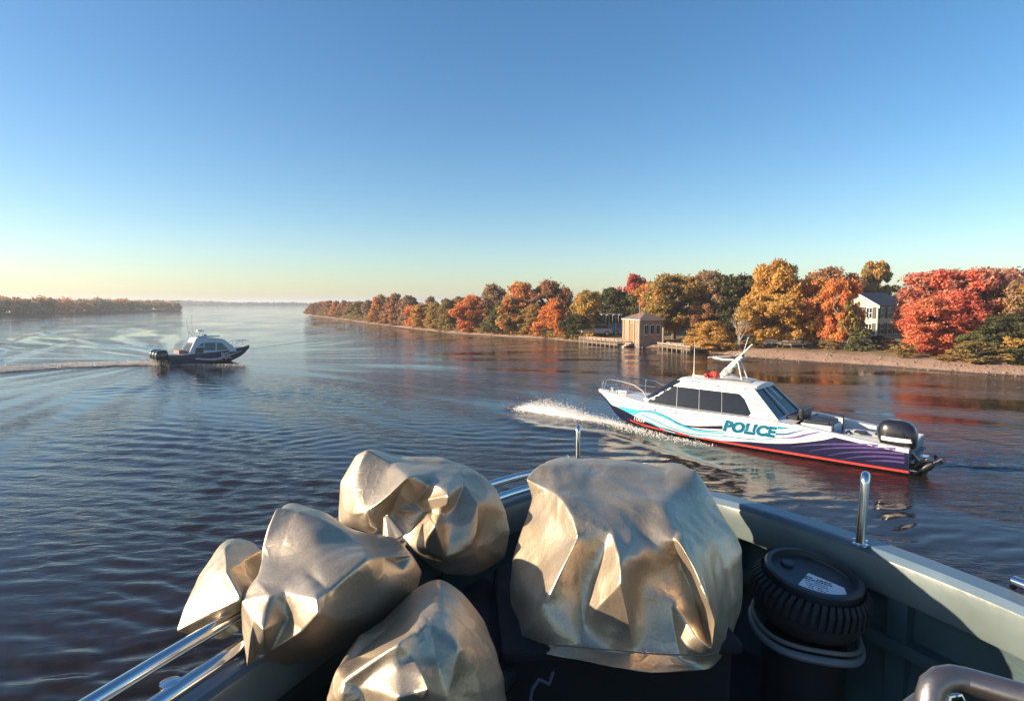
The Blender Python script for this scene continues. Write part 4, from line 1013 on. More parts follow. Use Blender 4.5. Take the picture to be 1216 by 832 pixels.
    for s in (1, -1):
        hr = [(11.25, s*.10, 1.27), (11.15, s*.14, 1.68), (10.6, s*.38, 1.80), (9.9, s*.62, 1.80), (9.2, s*.84, 1.74), (8.75, s*.92, 1.55), (8.5, s*.95, 1.22)]
        rl.tube(hr, .022, 8)
        rl.tube([(11.2, s*.12, 1.48), (10.55, s*.42, 1.52), (9.9, s*.66, 1.52), (9.2, s*.88, 1.48)], .014, 6)
        for x in (10.75, 10.2, 9.6):
            y = max(H.at(x)[0]-.08, .1); k = float(np.interp(x, [9.2, 11.2], [.84, .12])); rl.tube([(x, s*y, 1.22), (x-.05, s*k, 1.80)], .016, 6)
    rl.build('bow_rail', steel, t, smooth=True)
    MB().tube([(11.40, .0, 1.20), (11.75, .05, .85), (12.3, .12, .5), (13.0, .2, .25), (13.9, .1, .06)], .018, 6).build('tow_rope', blk, t)
    MB().box((10.2, 0, 1.30), (.5, .35, .06)).tube([(10.75, 0, 1.28), (10.75, 0, 1.42)], .04, 8).tube([(10.75, -.12, 1.4), (10.75, .12, 1.4)], .025, 8).build('anchor_hatch', gel, t, bevel=.01)
    # roof gear
    def rp(px, py, y=0.0): return P(px, py, y)
    MB().lathe([(.05, 0), (.045, .1), (.02, .16), (.012, .9), (.006, 1.4)], (rp(824, 446).x, 0, 2.18), 8).build('whip_antenna', gel, t)
    b0 = rp(853, 446); tipp = rp(893.5, 408.5)
    ms = MB(); a0 = Vector((b0.x, 0, 2.19)); a1 = Vector((tipp.x, 0, tipp.z))
    for s in (-1, 1): ms.tube([a0+Vector((0, s*.17, 0)), a0.lerp(a1, .35)+Vector((0, s*.12, .03)), a0.lerp(a1, .7)+Vector((0, s*.06, .0)), a1+Vector((0, s*.03, 0))], [.03, .028, .025, .015], 7)
    for k in (.25, .5, .72): c_ = a0.lerp(a1, k); ms.tube([c_+Vector((0, -.24*(1-k), 0)), c_+Vector((0, .24*(1-k), 0))], .02, 6)
    for s in (-1, 1): ms.tube([Vector((a0.x-1.0, s*.28, 2.2)), a0.lerp(a1, .6)+Vector((0, s*.12, 0))], .022, 6)
    mast = ms.build('mast', gel, t, smooth=True)
    rs = random.Random(4); fb = MB()
    n_ = 26; rows = []
    for i in range(n_):
        f_ = .10+.62*i/(n_-1); c_ = a0.lerp(a1, f_)-Vector((.02, 0, .05)); r_ = .115*(1-.7*f_)+.03*rs.random()
        rows.append([(c_.x+r_*1.1*math.cos(a)+rs.uniform(-.02, .02), c_.y+r_*1.5*math.sin(a), c_.z+r_*.8*math.cos(a*1.0+.6)+rs.uniform(-.02, .02)) for a in [2*math.pi*k/10 for k in range(10)]+[0]])
    fb.grid(rows)  .build('furled_canvas', greyfab2, mast, smooth=True)
    MB().grid([[(a0.x+.12, y, 2.20), (a0.x-.35, y*.9, 2.31+.09*math.cos(y*9)), (a0.x-.8, y*1.0, 2.28+.05*math.sin(y*13)), (a0.x-1.35, y*1.1, 2.215)] for y in np.linspace(-.45, .45, 9)]).build('folded_cover', greyfab, t, smooth=True)
    rd_ = MB()
    for i in range(7):
        c_ = (a0.x+.18+rs.uniform(-.22, .22), rs.uniform(-.2, .25), 2.27+rs.uniform(0, .12)); r_ = rs.uniform(.07, .13)
        rd_.lathe([(.02, -r_), (r_*.8, -r_*.6), (r_, 0), (r_*.75, r_*.6), (.02, r_)], c_, 9, Matrix.Rotation(rs.random()*3, 3, 'X'))
    rd_.build('red_bundle', redfab, t, smooth=True)
    e0 = P(846.5, 424, .2); e1 = P(871, 427, 0.0)
    MB().tube([e0, e0.lerp(e1, .5)+Vector((0, 0, -.04)), e1], [.05, .04, .03], 7).build('spar', whitefab, mast)
    MB().tube([(a1.x+.3, 0, a1.z-.28), (a1.x+.15, 0, a1.z+.25)], .012, 5).build('thin_antenna', gel, t)
    MB().box((a0.x+.55, 0, 2.235), (.9, .05, .03)).build('roof_rib', gel, t)
    MB().lathe([(.22, 0), (.24, .05), (.2, .13), (.05, .17)], (5.9, -.45, 2.19), 18).build('gps_dome', gel, t, smooth=True)
    # cockpit contents
    MB().box((2.45, .35, .75), (.95, 1.2, .7)).build('engine_box', mat('blue_white_gelcoat', (.55, .60, .66), .4, var=.05), t, bevel=.05)
    MB().box((2.45, .35, 1.15), (.8, 1.1, .12)).box((2.95, .30, 1.35), (.14, 1.0, .35)).build('bench_seat', blk, t, bevel=.05)
    hd = MB()
    for y in (-.25, .95): hd.tube([(1.95, y, .5), (1.93, y, 1.3), (2.6, y, 1.36)], .025, 7)
    hd.build('hand_rail', blk, t)
    rf = MB(); rs = random.Random(2)
    for y, z, r_ in ((.75, .72, .17), (.42, .80, .2), (.05, .74, .18), (-.35, .68, .17)):
        rf.tube([(1.75, y, z), (1.4, y+.02, z+.03), (1.0, y-.02, z+.01), (.6, y, z), (.35, y+.03, z-.02)], [r_*.8, r_, r_*1.05, r_, r_*.7], 12)
    rf.build('folded_dinghy', greyfab, t, smooth=True)
    MB().box((1.25, .55, .99), (.3, .5, .05)).box((.75, .35, .98), (.22, .6, .05)).box((1.6, .6, .95), (.08, .7, .06)).build('lashing_strap', blk, t, bevel=.02)
    MB().lathe([(.02, -.12), (.1, -.08), (.13, 0), (.1, .08), (.02, .12)], (.32, .72, .88), 12).build('fender', gel, t, smooth=True)
    MB().box((3.25, .2, 1.0), (.35, 1.1, .5)).tube([(3.1, .6, 1.2), (3.0, .75, 1.45)], .03, 6).build('cabin_step', rub, t, bevel=.04)
    q_ = P(1066, 513, .8); outboard(t, q_.x+.38*1.28, .8, q_.z-.62*1.28, 1.28, R(40), low=.78)
    sp = MB(); sp.box((-.25, 1.0, .16), (.2, .4, .03)); sp.box((-.25, -1.0, .16), (.2, .4, .03)); sp.build('trim_tab', steel, t)
    return t
police_boat()
# ---------------------------------------------------------------- the second, farther patrol boat
def far_boat():
    a = onz(203, 434.5); b = onz(285.5, 427.5)
    S = a.copy()
    for _ in range(6):
        d = (b-S).normalized(); left = Vector((-d.y, d.x, 0)); S = a+left*1.15
    L0 = (b-S).length
    t = empty('patrol_boat', S, math.atan2(d.y, d.x), 'dark-hulled patrol boat with a grey-white cabin and black outboards, speeding away on the left', 'patrol boat')
    M = local_M(t); k = L0/5.7
    H = Hull([(-.1, 1.20, .82, 1.05, .1, -.3), (1.5*k, 1.24, .86, 1.08, .1, -.35), (3.2*k, 1.2, .93, .95, .14, -.33), (4.4*k, 1.0, 1.02, .62, .25, -.15), (5.3*k, .68, 1.12, .28, .42, .15), (6.0*k, .32, 1.22, .1, .72, .55), (6.5*k, .02, 1.30, .01, 1.12, 1.08)])
    hull = H.mesh(MB(), 50).build('hull', mat('dark_blue_hull', (.03, .055, .10), .3, coat=.3, var=.1), t, smooth=True, sharp=30)
    X = np.linspace(-.1, 6.45*k, 30)
    MB().grid([[(x, s*max(H.at(x)[0]-.02, .002), H.at(x)[1]+.015) for s in (-1, -.5, 0, .5, 1)] for x in X]).build('deck', mat('pale_deck', (.5, .52, .53), .6), t, smooth=True)
    P = lambda px, py, y=-1.0: plane_hit(M, px, py, y)
    # cabin outline measured along the side: rear base, rear top, front top, front base
    rb, rt, ft, fb = P(224, 424), P(234, 402, -.8), P(266, 402.5, -.8), P(277, 415.5, -.95)
    zb = .85; prof = [(rb.x, zb), (rt.x-.1, rt.z), (rt.x+.1, rt.z+.1), (ft.x-.3, ft.z+.06), (ft.x, ft.z-.02), (fb.x, 1.35), (fb.x+.25, 1.05), (fb.x+.3, zb)]
    c = MB(); n_ = len(prof)
    vs = [(x, s*(1.0-.16*max(0, (z-1.0))), z) for s in (-1, 1) for x, z in prof]
    c.add(vs, [tuple(range(n_)), tuple(range(2*n_-1, n_-1, -1))]+[(i, (i+1) % n_, (i+1) % n_+n_, i+n_) for i in range(n_)])
    cab = c.build('cabin', mat('grey_white_paint', (.55, .58, .60), .4, var=.05), t, bevel=.05)
    bv = bvh_of([hull, cab], M); bvc = bvh_of([cab], M)
    def both(o_, m):
        c2 = MB(); c2.v = [(v.co.x, -v.co.y, v.co.z) for v in o_.data.vertices]; c2.f = [tuple(f.vertices) for f in o_.data.polygons]; c2.build(o_.name.split('.')[0], m, t)
    gg = mat('green_glass', (.02, .10, .085), .06, var=.2)
    both(decal_poly('side_window', gg, [(243.5, 407), (256, 406.6), (256, 416), (242, 416)], t, bvc, .015, 2), gg)
    both(decal_poly('side_window', gg, [(257.5, 406.8), (263.5, 407), (271, 414.8), (257.5, 416)], t, bvc, .015, 2), gg)
    both(decal_poly('side_door', blk, [(232.5, 413), (242, 412), (241.5, 420), (231.5, 420)], t, bvc, .015, 2), blk)
    both(decal_poly('pillar_window', gg, [(235, 410.8), (240.5, 407.2), (242.3, 407.2), (241.2, 411)], t, bvc, .015, 2), gg)
    both(swoosh('white_band', mat('band_white', (.6, .62, .64), .4), [(232, 425.5), (250, 426.5), (262, 425), (287, 416)], 1.6, 3.0, .8, t, bv, .012), mat('band_white', (.6, .62, .64), .4))
    decal_text('lettering', mat('letter_white', (.75, .77, .8), .4), 'POL', [(262.5, 427.0), (275, 425.0), (262.5, 418.6), (275, 417.6)], t, bv, .03, .02)
    # rear opening of the cabin, helm seats
    x_ = rb.x
    op = MB()
    for y0, y1 in ((-.8, -.2), (-.1, .35), (.45, .85)):
        a0 = Vector((rb.x, 0, zb+.1)); a1 = Vector((rt.x-.1, 0, rt.z-.12)); o_ = Vector((-.03, 0, .015))
        op.add([a0+o_+Vector((0, y0, 0)), a0+o_+Vector((0, y1, 0)), a1+o_+Vector((0, y1*.86, 0)), a1+o_+Vector((0, y0*.86, 0))], [(0, 1, 2, 3)])
    op.build('rear_door', blk, t)
    MB().box((rb.x-.35, .1, 1.0), (.5, 1.5, .35)).build('aft_locker', mat('brown_locker', (.25, .16, .12), .7), t, bevel=.04)
    # roof gear
    zr = rt.z+.1
    MB().box(((rt.x+ft.x)/2-.1, 0, zr+.02), (ft.x-rt.x-.3, 1.3, .08)).build('roof_panel', mat('blue_grey_panel', (.22, .33, .38), .5), t, bevel=.03)
    ar = MB()
    for s in (-1, 1): ar.tube([(rt.x+.1, s*.6, zr), (rt.x+.3, s*.55, zr+.38), (rt.x+.5, 0, zr+.45)], .035, 7)
    ar.build('radar_arch', gel, t); MB().lathe([(.2, 0), (.26, .05), (.24, .14), (.08, .18)], (rt.x+.45, 0, zr+.45), 14).build('radar_dome', gel, t, smooth=True)
    for px, py, tx, ty in ((224, 399, 221, 378.5), (228, 399, 227.3, 374.5)):
        b0, b1 = P(px, py, .1), P(tx, ty, .1); MB().tube([(b0.x, .1, zr-.05), (b1.x, .1, b1.z)], [.03, .015], 6).build('antenna', gel, t)
    MB().tube([(rt.x-.1, -.3, zr), (rt.x-.5, -.3, zr+.5)], .03, 6).tube([(rt.x+.6, -.4, zr+.1), (rt.x+.65, -.45, zr+.55), (rt.x+.4, -.45, zr+.6)], .02, 6).build('light_bracket', gel, t)
    MB().box((rt.x+.9, .3, zr+.12), (.25, .5, .12)).build('beacon', mat('blue_lens', (.02, .08, .3), .2), t, bevel=.03)
    rl = MB()
    for s in (1, -1):
        rl.tube([(fb.x+.1, s*.95, 1.05), (fb.x+.2, s*.95, 1.6), (5.3*k, s*.66, 1.72), (6.1*k, s*.3, 1.76), (6.45*k, s*.03, 1.70)], .026, 7)
        for x in (4.6*k, 5.3*k, 6.0*k): y = max(.1, H.at(x)[0]-.05); rl.tube([(x, s*y, H.at(x)[1]), (x, s*(y-.02), 1.70)], .018, 6)
    rl.build('bow_rail', steel, t)
    for y in (-.75, 0, .75): outboard(t, -.08, y, .18, 1.2, R(2), mark=False)
    return t
far_boat()
# ---------------------------------------------------------------- spray and foam
def foam_mat():
    m, n, b = _nt('foam'); b.inputs['Base Color'].default_value = (.92, .90, .86, 1); b.inputs['Roughness'].default_value = .9
    b.inputs['Subsurface Weight'].default_value = .0; MATS['foam'] = m; return m
foam = foam_mat(); river_foam = mat('river_foam', (.70, .64, .57), .9, var=.2)
def droplets(name, centres, label, seed=0, m=None):
    """spray: thousands of small water drops thrown up, each a tiny octahedron"""
    rs = np.random.default_rng(seed); c = np.array([a[:3] for a in centres]); s = np.array([a[3] for a in centres]); n = len(c)
    o6 = np.array([[1, 0, 0], [-1, 0, 0], [0, 1, 0], [0, -1, 0], [0, 0, 1], [0, 0, -1]], float)
    q = c[:, None, :]+o6[None]*s[:, None, None]*rs.uniform(.7, 1.3, (n, 6, 1))
    f8 = np.array([[0, 2, 4], [2, 1, 4], [1, 3, 4], [3, 0, 4], [2, 0, 5], [1, 2, 5], [3, 1, 5], [0, 3, 5]])
    f = (f8[None]+np.arange(n)[:, None, None]*6).reshape(-1, 3)
    return tag(obj(name, mesh_np(name, q.reshape(-1, 3), f, m or foam)), kind='stuff', label=label, cat='spray')
def bow_wave():
    rs = random.Random(12); cs = []
    line = resample([(616, 487.5), (636, 489), (660, 493), (690, 499), (720, 504), (752, 512), (790, 521), (840, 531)], 120)
    pts = [onz(*p) for p in line]
    hts = np.interp(np.linspace(0, 1, 120), [0, .06, .16, .26, .34, .42, .52, .60, .75, 1], [.1, .38, .62, .50, .34, .2, .22, .16, .08, .04])
    dens = np.interp(np.linspace(0, 1, 120), [0, .1, .3, .5, .7, 1], [.7, 1, .85, .4, .16, .05])
    for i in range(34000):
        j = int(rs.random()**1.15*119)
        if rs.random() > dens[j]: continue
        h = hts[j]; zz = h*(rs.random()**1.9)*rs.uniform(.5, 1.15); sp = .30+.5*h*(1-zz/max(h, .01)*.6)
        p = pts[j]; cs.append((p.x+rs.gauss(0, sp*.5), p.y+rs.gauss(.15, sp*.5), (.02+zz), rs.uniform(.008, .021)*(1.0 if zz < h*.5 else .7)))
    for i in range(500):
        j = int(rs.random()*60); p = pts[j]; cs.append((p.x+rs.gauss(0, .5), p.y+rs.gauss(0, .5), .05+rs.random()*.75*hts[j]*1.7, rs.uniform(.006, .014)))
    rows = []
    for k in range(9):
        v_ = (k-4)/4; row = []
        for j in range(0, 90, 1):
            p = pts[j]; h = hts[j]*.62*max(0, 1-v_*v_)**1.0*(1-j/95); q = Vector((p.x*2.3, p.y*2.3, k*.3))
            row.append((p.x+.12*noise.noise(q), p.y+.1+v_*(.28+.35*hts[j])+.12*noise.noise(q+Vector((7, 0, 0))), h*(.8+.7*noise.noise(q*1.7))+(.02 if abs(v_) < 1 else -.05)))
        rows.append(row)
    tag(MB().grid(rows).build('bow_foam', foam, smooth=True, sharp=80), 'solid white churned foam at the foot of the bow spray', 'foam', kind='stuff')
    droplets('bow_spray', cs, 'white bow wave and spray thrown up ahead of the white police boat', 1)
bow_wave()
def far_wake():
    rs = random.Random(5); cs = []
    line = resample([(-80, 444), (0, 440), (60, 436), (120, 433.5), (165, 432.5), (196, 433.5)], 160); pts = [onz(*p) for p in line]
    for i in range(38000):
        j = int(rs.random()*159); p = pts[j]; t = j/159; wd = 5.6-5.0*t**.7
        off = rs.gauss(0, wd*.55); 
        if abs(off) > wd*1.25: continue
        if noise.noise(Vector((p.x*1.3+off, off*1.6+p.y, 3))) < .02+rs.random()*.3-.3*t: continue
        z = .035+abs(rs.gauss(0, .05))*(1+1.6*max(0, t-.8)*5*.4)
        cs.append((p.x+rs.gauss(0, .15), p.y+off, z, rs.uniform(.02, .05)))
    for i in range(500):
        p = onz(rs.uniform(196, 292), 433.6+rs.gauss(0, .35)); cs.append((p.x, p.y-.1, rs.random()*.12, rs.uniform(.015, .035)))
    for i in range(900):
        p = onz(180+rs.random()*22, 434); cs.append((p.x+rs.gauss(0, .3), p.y+rs.gauss(0, .4), abs(rs.gauss(0, .28)), rs.uniform(.015, .04)))
    droplets('wake_foam', cs, 'foaming wake trailing behind the farther patrol boat on the left', 2, river_foam)
far_wake()

# ================================================================ FOREGROUND BOAT
GZ = 3.80
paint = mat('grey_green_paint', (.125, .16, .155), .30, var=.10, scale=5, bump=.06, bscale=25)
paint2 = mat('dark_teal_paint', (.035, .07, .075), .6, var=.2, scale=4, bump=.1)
floor_m = mat('shaded_rubber', (.014, .018, .022), .85, var=.3, scale=8, bump=.4, bscale=50)  # near-black colour carries the shade of the well
bronze = mat('satin_steel', (.29, .255, .24), .34, .9, var=.12, scale=10, bump=.05, bscale=80)
def fg_boat():
    t = empty('workboat_bow', (.5, 1.5, 2.9), 0, 'grey-green painted open workboat bow in the foreground, with chrome rails and a dark well', 'workboat')
    T0 = Vector((.5, 1.5, 2.9))
    def L(p): return tuple(Vector(p)-T0)
    ring = [(-1.62, -.6), (-1.50, .3), (-1.27, 1.2), (-1.09, 1.70), (-.95, 2.03), (-.58, 2.83), (-.24, 3.40), (.02, 3.70), (.30, 3.90), (.62, 3.97), (.95, 3.90), (1.28, 3.70), (1.50, 3.47), (1.83, 2.96), (2.12, 2.32), (2.30, 1.6), (2.40, .6), (2.42, -.6)]
    d = [0]
    for a, b in zip(ring, ring[1:]): d.append(d[-1]+math.hypot(b[0]-a[0], b[1]-a[1]))
    d = np.array(d); rx = np.array([p[0] for p in ring]); ry = np.array([p[1] for p in ring])
    N = 110; U = np.linspace(0, d[-1], N); C2 = [Vector((cub(d, rx, u), cub(d, ry, u), 0)) for u in U]
    inw = []
    for i in range(N):
        tg = (C2[min(i+1, N-1)]-C2[max(i-1, 0)]).normalized(); inw.append(Vector((tg.y, -tg.x, 0)))
    def rail_row(o_, z): return [L(C2[i]+inw[i]*o_+Vector((0, 0, z))) for i in range(N)]
    def loft(name, prof, m, smooth=True, **k):
        rows = [rail_row(o_, z) for o_, z in prof]; ob = MB().grid(rows).build(name, m, t, smooth=smooth, sharp=30, **k); return ob
    loft('hull', [(.0, GZ-.10), (.02, GZ-.5), (.10, GZ-1.4), (.40, GZ-2.6), (.8, GZ-4.2)], paint)
    loft('gunwale', [(-.012, GZ-.10), (-.018, GZ-.03), (-.01, GZ-.006), (.0, GZ), (.105, GZ), (.112, GZ-.008), (.114, GZ-.035)], mat('gunwale_sky_tint', (.10, .155, .21), .28, var=.1, scale=5))  # blue of the reflected sky is put into the gunwale colour
    loft('coaming', [(.108, GZ-.037), (.112, GZ-.045), (.118, GZ-.20), (.112, GZ-.212), (.03, GZ-.215)], paint)
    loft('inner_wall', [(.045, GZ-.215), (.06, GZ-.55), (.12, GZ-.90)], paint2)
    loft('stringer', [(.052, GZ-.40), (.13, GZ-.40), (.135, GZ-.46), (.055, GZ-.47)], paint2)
    fr_ = MB()
    for u in (26, 40, 54, 64, 74, 82, 90, 98):
        tg = (C2[u+1]-C2[u]).normalized()
        q = [C2[u]+inw[u]*.11+tg*s*.045+Vector((0, 0, z)) for s in (-1, 1) for z in (GZ-.213, GZ-.88)]; q2 = [C2[u]+inw[u]*.05+tg*s*.045+Vector((0, 0, z)) for s in (-1, 1) for z in (GZ-.213, GZ-.88)]
        MB().add([L(p) for p in q+q2], [(0, 1, 3, 2), (4, 5, 1, 0), (2, 3, 7, 6)]).build('wall_frame', paint2, t)
    row = [C2[i]+inw[i]*.08 for i in range(N)]
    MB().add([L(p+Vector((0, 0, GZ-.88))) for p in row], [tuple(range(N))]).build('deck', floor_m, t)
    # chrome rails along the port side: outer tube and capping strip
    def at(u0, u1, o_, z, n=40):
        out = []
        for u in np.linspace(u0, u1, n): i = int(u); f_ = u-i; j = min(i+1, N-1); out.append(Vector(L(C2[i].lerp(C2[j], f_)+inw[i].lerp(inw[j], f_)*o_+Vector((0, 0, z)))))
        return out
    MB().tube(at(8, 52, -.075, GZ+.06), .024, 12).build('port_rail', steel, t, smooth=True)
    MB().tube(at(8, 50, .045, GZ+.012), .028, 12).build('port_capping_rail', steel, t, smooth=True)
    for u in (22, 34, 46):
        p = at(u, u+.5, -.075, GZ+.06, 2)[0]; q = at(u, u+.5, .0, GZ, 2)[0]; MB().tube([p, p+Vector((0, 0, -.035)), q], .012, 8).build('rail_bracket', steel, t)
    # cleat by the port rail
    c_ = Vector(L(ony(203, 829, 1.73))); MB().lathe([(.015, -.05), (.022, -.04), (.018, .03), (.03, .04), (.03, .055), (.01, .06)], c_, 14).build('cleat', steel, t, smooth=True)
    # upright posts on the rim
    def loop(px, py, top, w_, r_, lean, name):
        b = onz(px, py, GZ); h = top; vd = Vector((b.x, b.y, 0)).normalized()
        q = MB(); s = Vector((lean[0], lean[1], 1)); pts = []
        for k in range(9):
            a = math.pi*k/8; pts.append(Vector((vd.x*w_*math.cos(a), vd.y*w_*math.cos(a), h-w_+w_*math.sin(a))))
        pl = [vd*w_]+pts+[-vd*w_]
        pl = [Vector((p.x+s.x*p.z, p.y+s.y*p.z, p.z)) for p in pl]
        q.tube([tuple(Vector(L(b))+p) for p in pl], r_, 12)
        q.build(name, steel, t, smooth=True)
        MB().lathe([(.034, 0), (.034, .005), (.026, .009), (.024, .011)], Vector(L(b))+vd*w_, 16).lathe([(.034, 0), (.034, .005), (.026, .009), (.024, .011)], Vector(L(b))-vd*w_, 16).build('post_foot', steel, t, smooth=True)
    loop(1021.5, 644, .345, .030, .022, (.03, 0), 'rail_post')
    loop(686, 577, .395, .030, .016, (0, 0), 'rail_post')
    b = Vector(L(onz(668, 577, GZ))); MB().tube([b, b+Vector((0, 0, .16)), b+Vector((.005, 0, .19)), b+Vector((.03, 0, .20)), b+Vector((.045, 0, .18))], [.012, .012, .014, .012, .006], 10).build('rope_hook', steel, t, smooth=True)
    b = onz(1199, 692, GZ+.03); u0 = min(range(N//2, N), key=lambda i_: (C2[i_]-Vector((b.x, b.y, 0))).length)
    pts_ = at(u0, N-4, -.035, GZ+.03); MB().tube([pts_[0]+Vector((.01, .02, -.035)), pts_[0]]+pts_[1:], [.014]+[.022]*len(pts_[1:])+[.022], 12).build('starboard_rail', steel, t, smooth=True)
    for u in (u0+6, u0+16): p = at(u, u+.5, -.035, GZ+.03, 2)[0]; q = at(u, u+.5, .02, GZ-.01, 2)[0]; MB().tube([p, p+Vector((0, 0, -.03)), q], .012, 8).build('rail_bracket', steel, t)
    # the thick bent tube low on the right
    def px3(px, py, y): return L(ony(px, py, y))
    MB().tube([tuple(Vector(px3(1104, 900, 1.14)))[:2]+(GZ-.88-T0.z,), px3(1104, 900, 1.14), px3(1103, 858, 1.15), px3(1104, 828, 1.17), px3(1108, 814, 1.175), px3(1118, 806.5, 1.18), px3(1132, 804.5, 1.18), px3(1150, 808, 1.175), px3(1216, 827, 1.12), px3(1330, 862, 1.04), L((1.55, .80, GZ-.30)), L((2.0, .62, GZ-.31)), L((2.33, .5, GZ-.32))], .0265, 20).build('grab_rail', bronze, t, smooth=True)
    MB().tube([tuple(Vector(px3(1082, 905, 1.27)))[:2]+(GZ-.88-T0.z,), px3(1082, 905, 1.27), px3(1081, 850, 1.28), px3(1083, 838, 1.285), px3(1092, 832, 1.29), px3(1104, 831, 1.29)], .019, 14).build('grab_rail', bronze, t, smooth=True)
    MB().tube([px3(1120, 850, 1.3), px3(1128, 826, 1.3), px3(1140, 824, 1.3), px3(1146, 836, 1.3)], .006, 8).build('shackle', steel, t, smooth=True)
fg_boat()
# ---------------------------------------------------------------- tarpaulin-covered bags
def tarp_mat():
    m, n, b = _nt('silver_brown_tarpaulin')
    tc = n.nodes.new('ShaderNodeTexCoord')
    def nz(s, d=5, dist=0.0):
        t = n.nodes.new('ShaderNodeTexNoise'); t.inputs['Scale'].default_value = s; t.inputs['Detail'].default_value = d; t.inputs['Distortion'].default_value = dist; lin(n, tc.outputs['Object'], t.inputs['Vector']); return t.outputs[0]
    r = n.nodes.new('ShaderNodeValToRGB'); e = r.color_ramp.elements; e[0].position = .32; e[0].color = (.48, .385, .275, 1); e[1].position = .7; e[1].color = (.66, .555, .42, 1)
    lin(n, nz(4, 6), r.inputs[0])
    # fine speckle of the coating
    sp = n.nodes.new('ShaderNodeMix'); sp.data_type = 'RGBA'; sp.blend_type = 'MULTIPLY'; sp.inputs[0].default_value = .35
    r2 = n.nodes.new('ShaderNodeValToRGB'); r2.color_ramp.elements[0].position = .35; r2.color_ramp.elements[0].color = (.55, .5, .45, 1); r2.color_ramp.elements[1].position = .6
    lin(n, nz(130, 3), r2.inputs[0]); lin(n, r.outputs[0], sp.inputs[6]); lin(n, r2.outputs[0], sp.inputs[7]); lin(n, sp.outputs[2], b.inputs['Base Color'])
    b.inputs['Metallic'].default_value = .74; 
    mr = n.nodes.new('ShaderNodeMapRange'); mr.inputs[3].default_value = .33; mr.inputs[4].default_value = .47; lin(n, nz(9, 4), mr.inputs[0]); lin(n, mr.outputs[0], b.inputs['Roughness'])
    # creases: thin ridges where a distorted noise crosses its middle value
    def crease(s, wdt, dist):
        """crumple lines: straight creases along irregular cell borders, present only in patches"""
        mv = n.nodes.new('ShaderNodeMix'); mv.data_type = 'VECTOR'; mv.inputs[0].default_value = dist
        nn = n.nodes.new('ShaderNodeTexNoise'); nn.inputs['Scale'].default_value = s*.8; lin(n, tc.outputs['Object'], nn.inputs['Vector'])
        lin(n, tc.outputs['Object'], mv.inputs[4]); lin(n, nn.outputs['Color'], mv.inputs[5])
        v = n.nodes.new('ShaderNodeTexVoronoi'); v.feature = 'DISTANCE_TO_EDGE'; v.inputs['Scale'].default_value = s; lin(n, mv.outputs[1], v.inputs['Vector'])
        d = n.nodes.new('ShaderNodeMapRange'); d.inputs[1].default_value = 0; d.inputs[2].default_value = wdt; d.inputs[3].default_value = 1; d.inputs[4].default_value = 0; lin(n, v.outputs['Distance'], d.inputs[0])
        mk = n.nodes.new('ShaderNodeMapRange'); mk.inputs[1].default_value = .48; mk.inputs[2].default_value = .62; lin(n, nz(s*.6, 2), mk.inputs[0])
        mm = n.nodes.new('ShaderNodeMath'); mm.operation = 'MULTIPLY'; lin(n, d.outputs[0], mm.inputs[0]); lin(n, mk.outputs[0], mm.inputs[1]); return mm.outputs[0]
    prev = None
    for h, dist, st in ((crease(4.5, .16, .12), .006, .45), (crease(11, .14, .12), .0025, .45), (nz(60, 4), .0018, .6), (nz(420, 2), .0005, .8)):
        bp = n.nodes.new('ShaderNodeBump'); bp.inputs['Distance'].default_value = dist; bp.inputs['Strength'].default_value = st; lin(n, h, bp.inputs['Height'])
        if prev: lin(n, prev, bp.inputs['Normal'])
        prev = bp.outputs[0]
    lin(n, prev, b.inputs['Normal'])
    MATS['tarp'] = m; return m
tarp = tarp_mat()
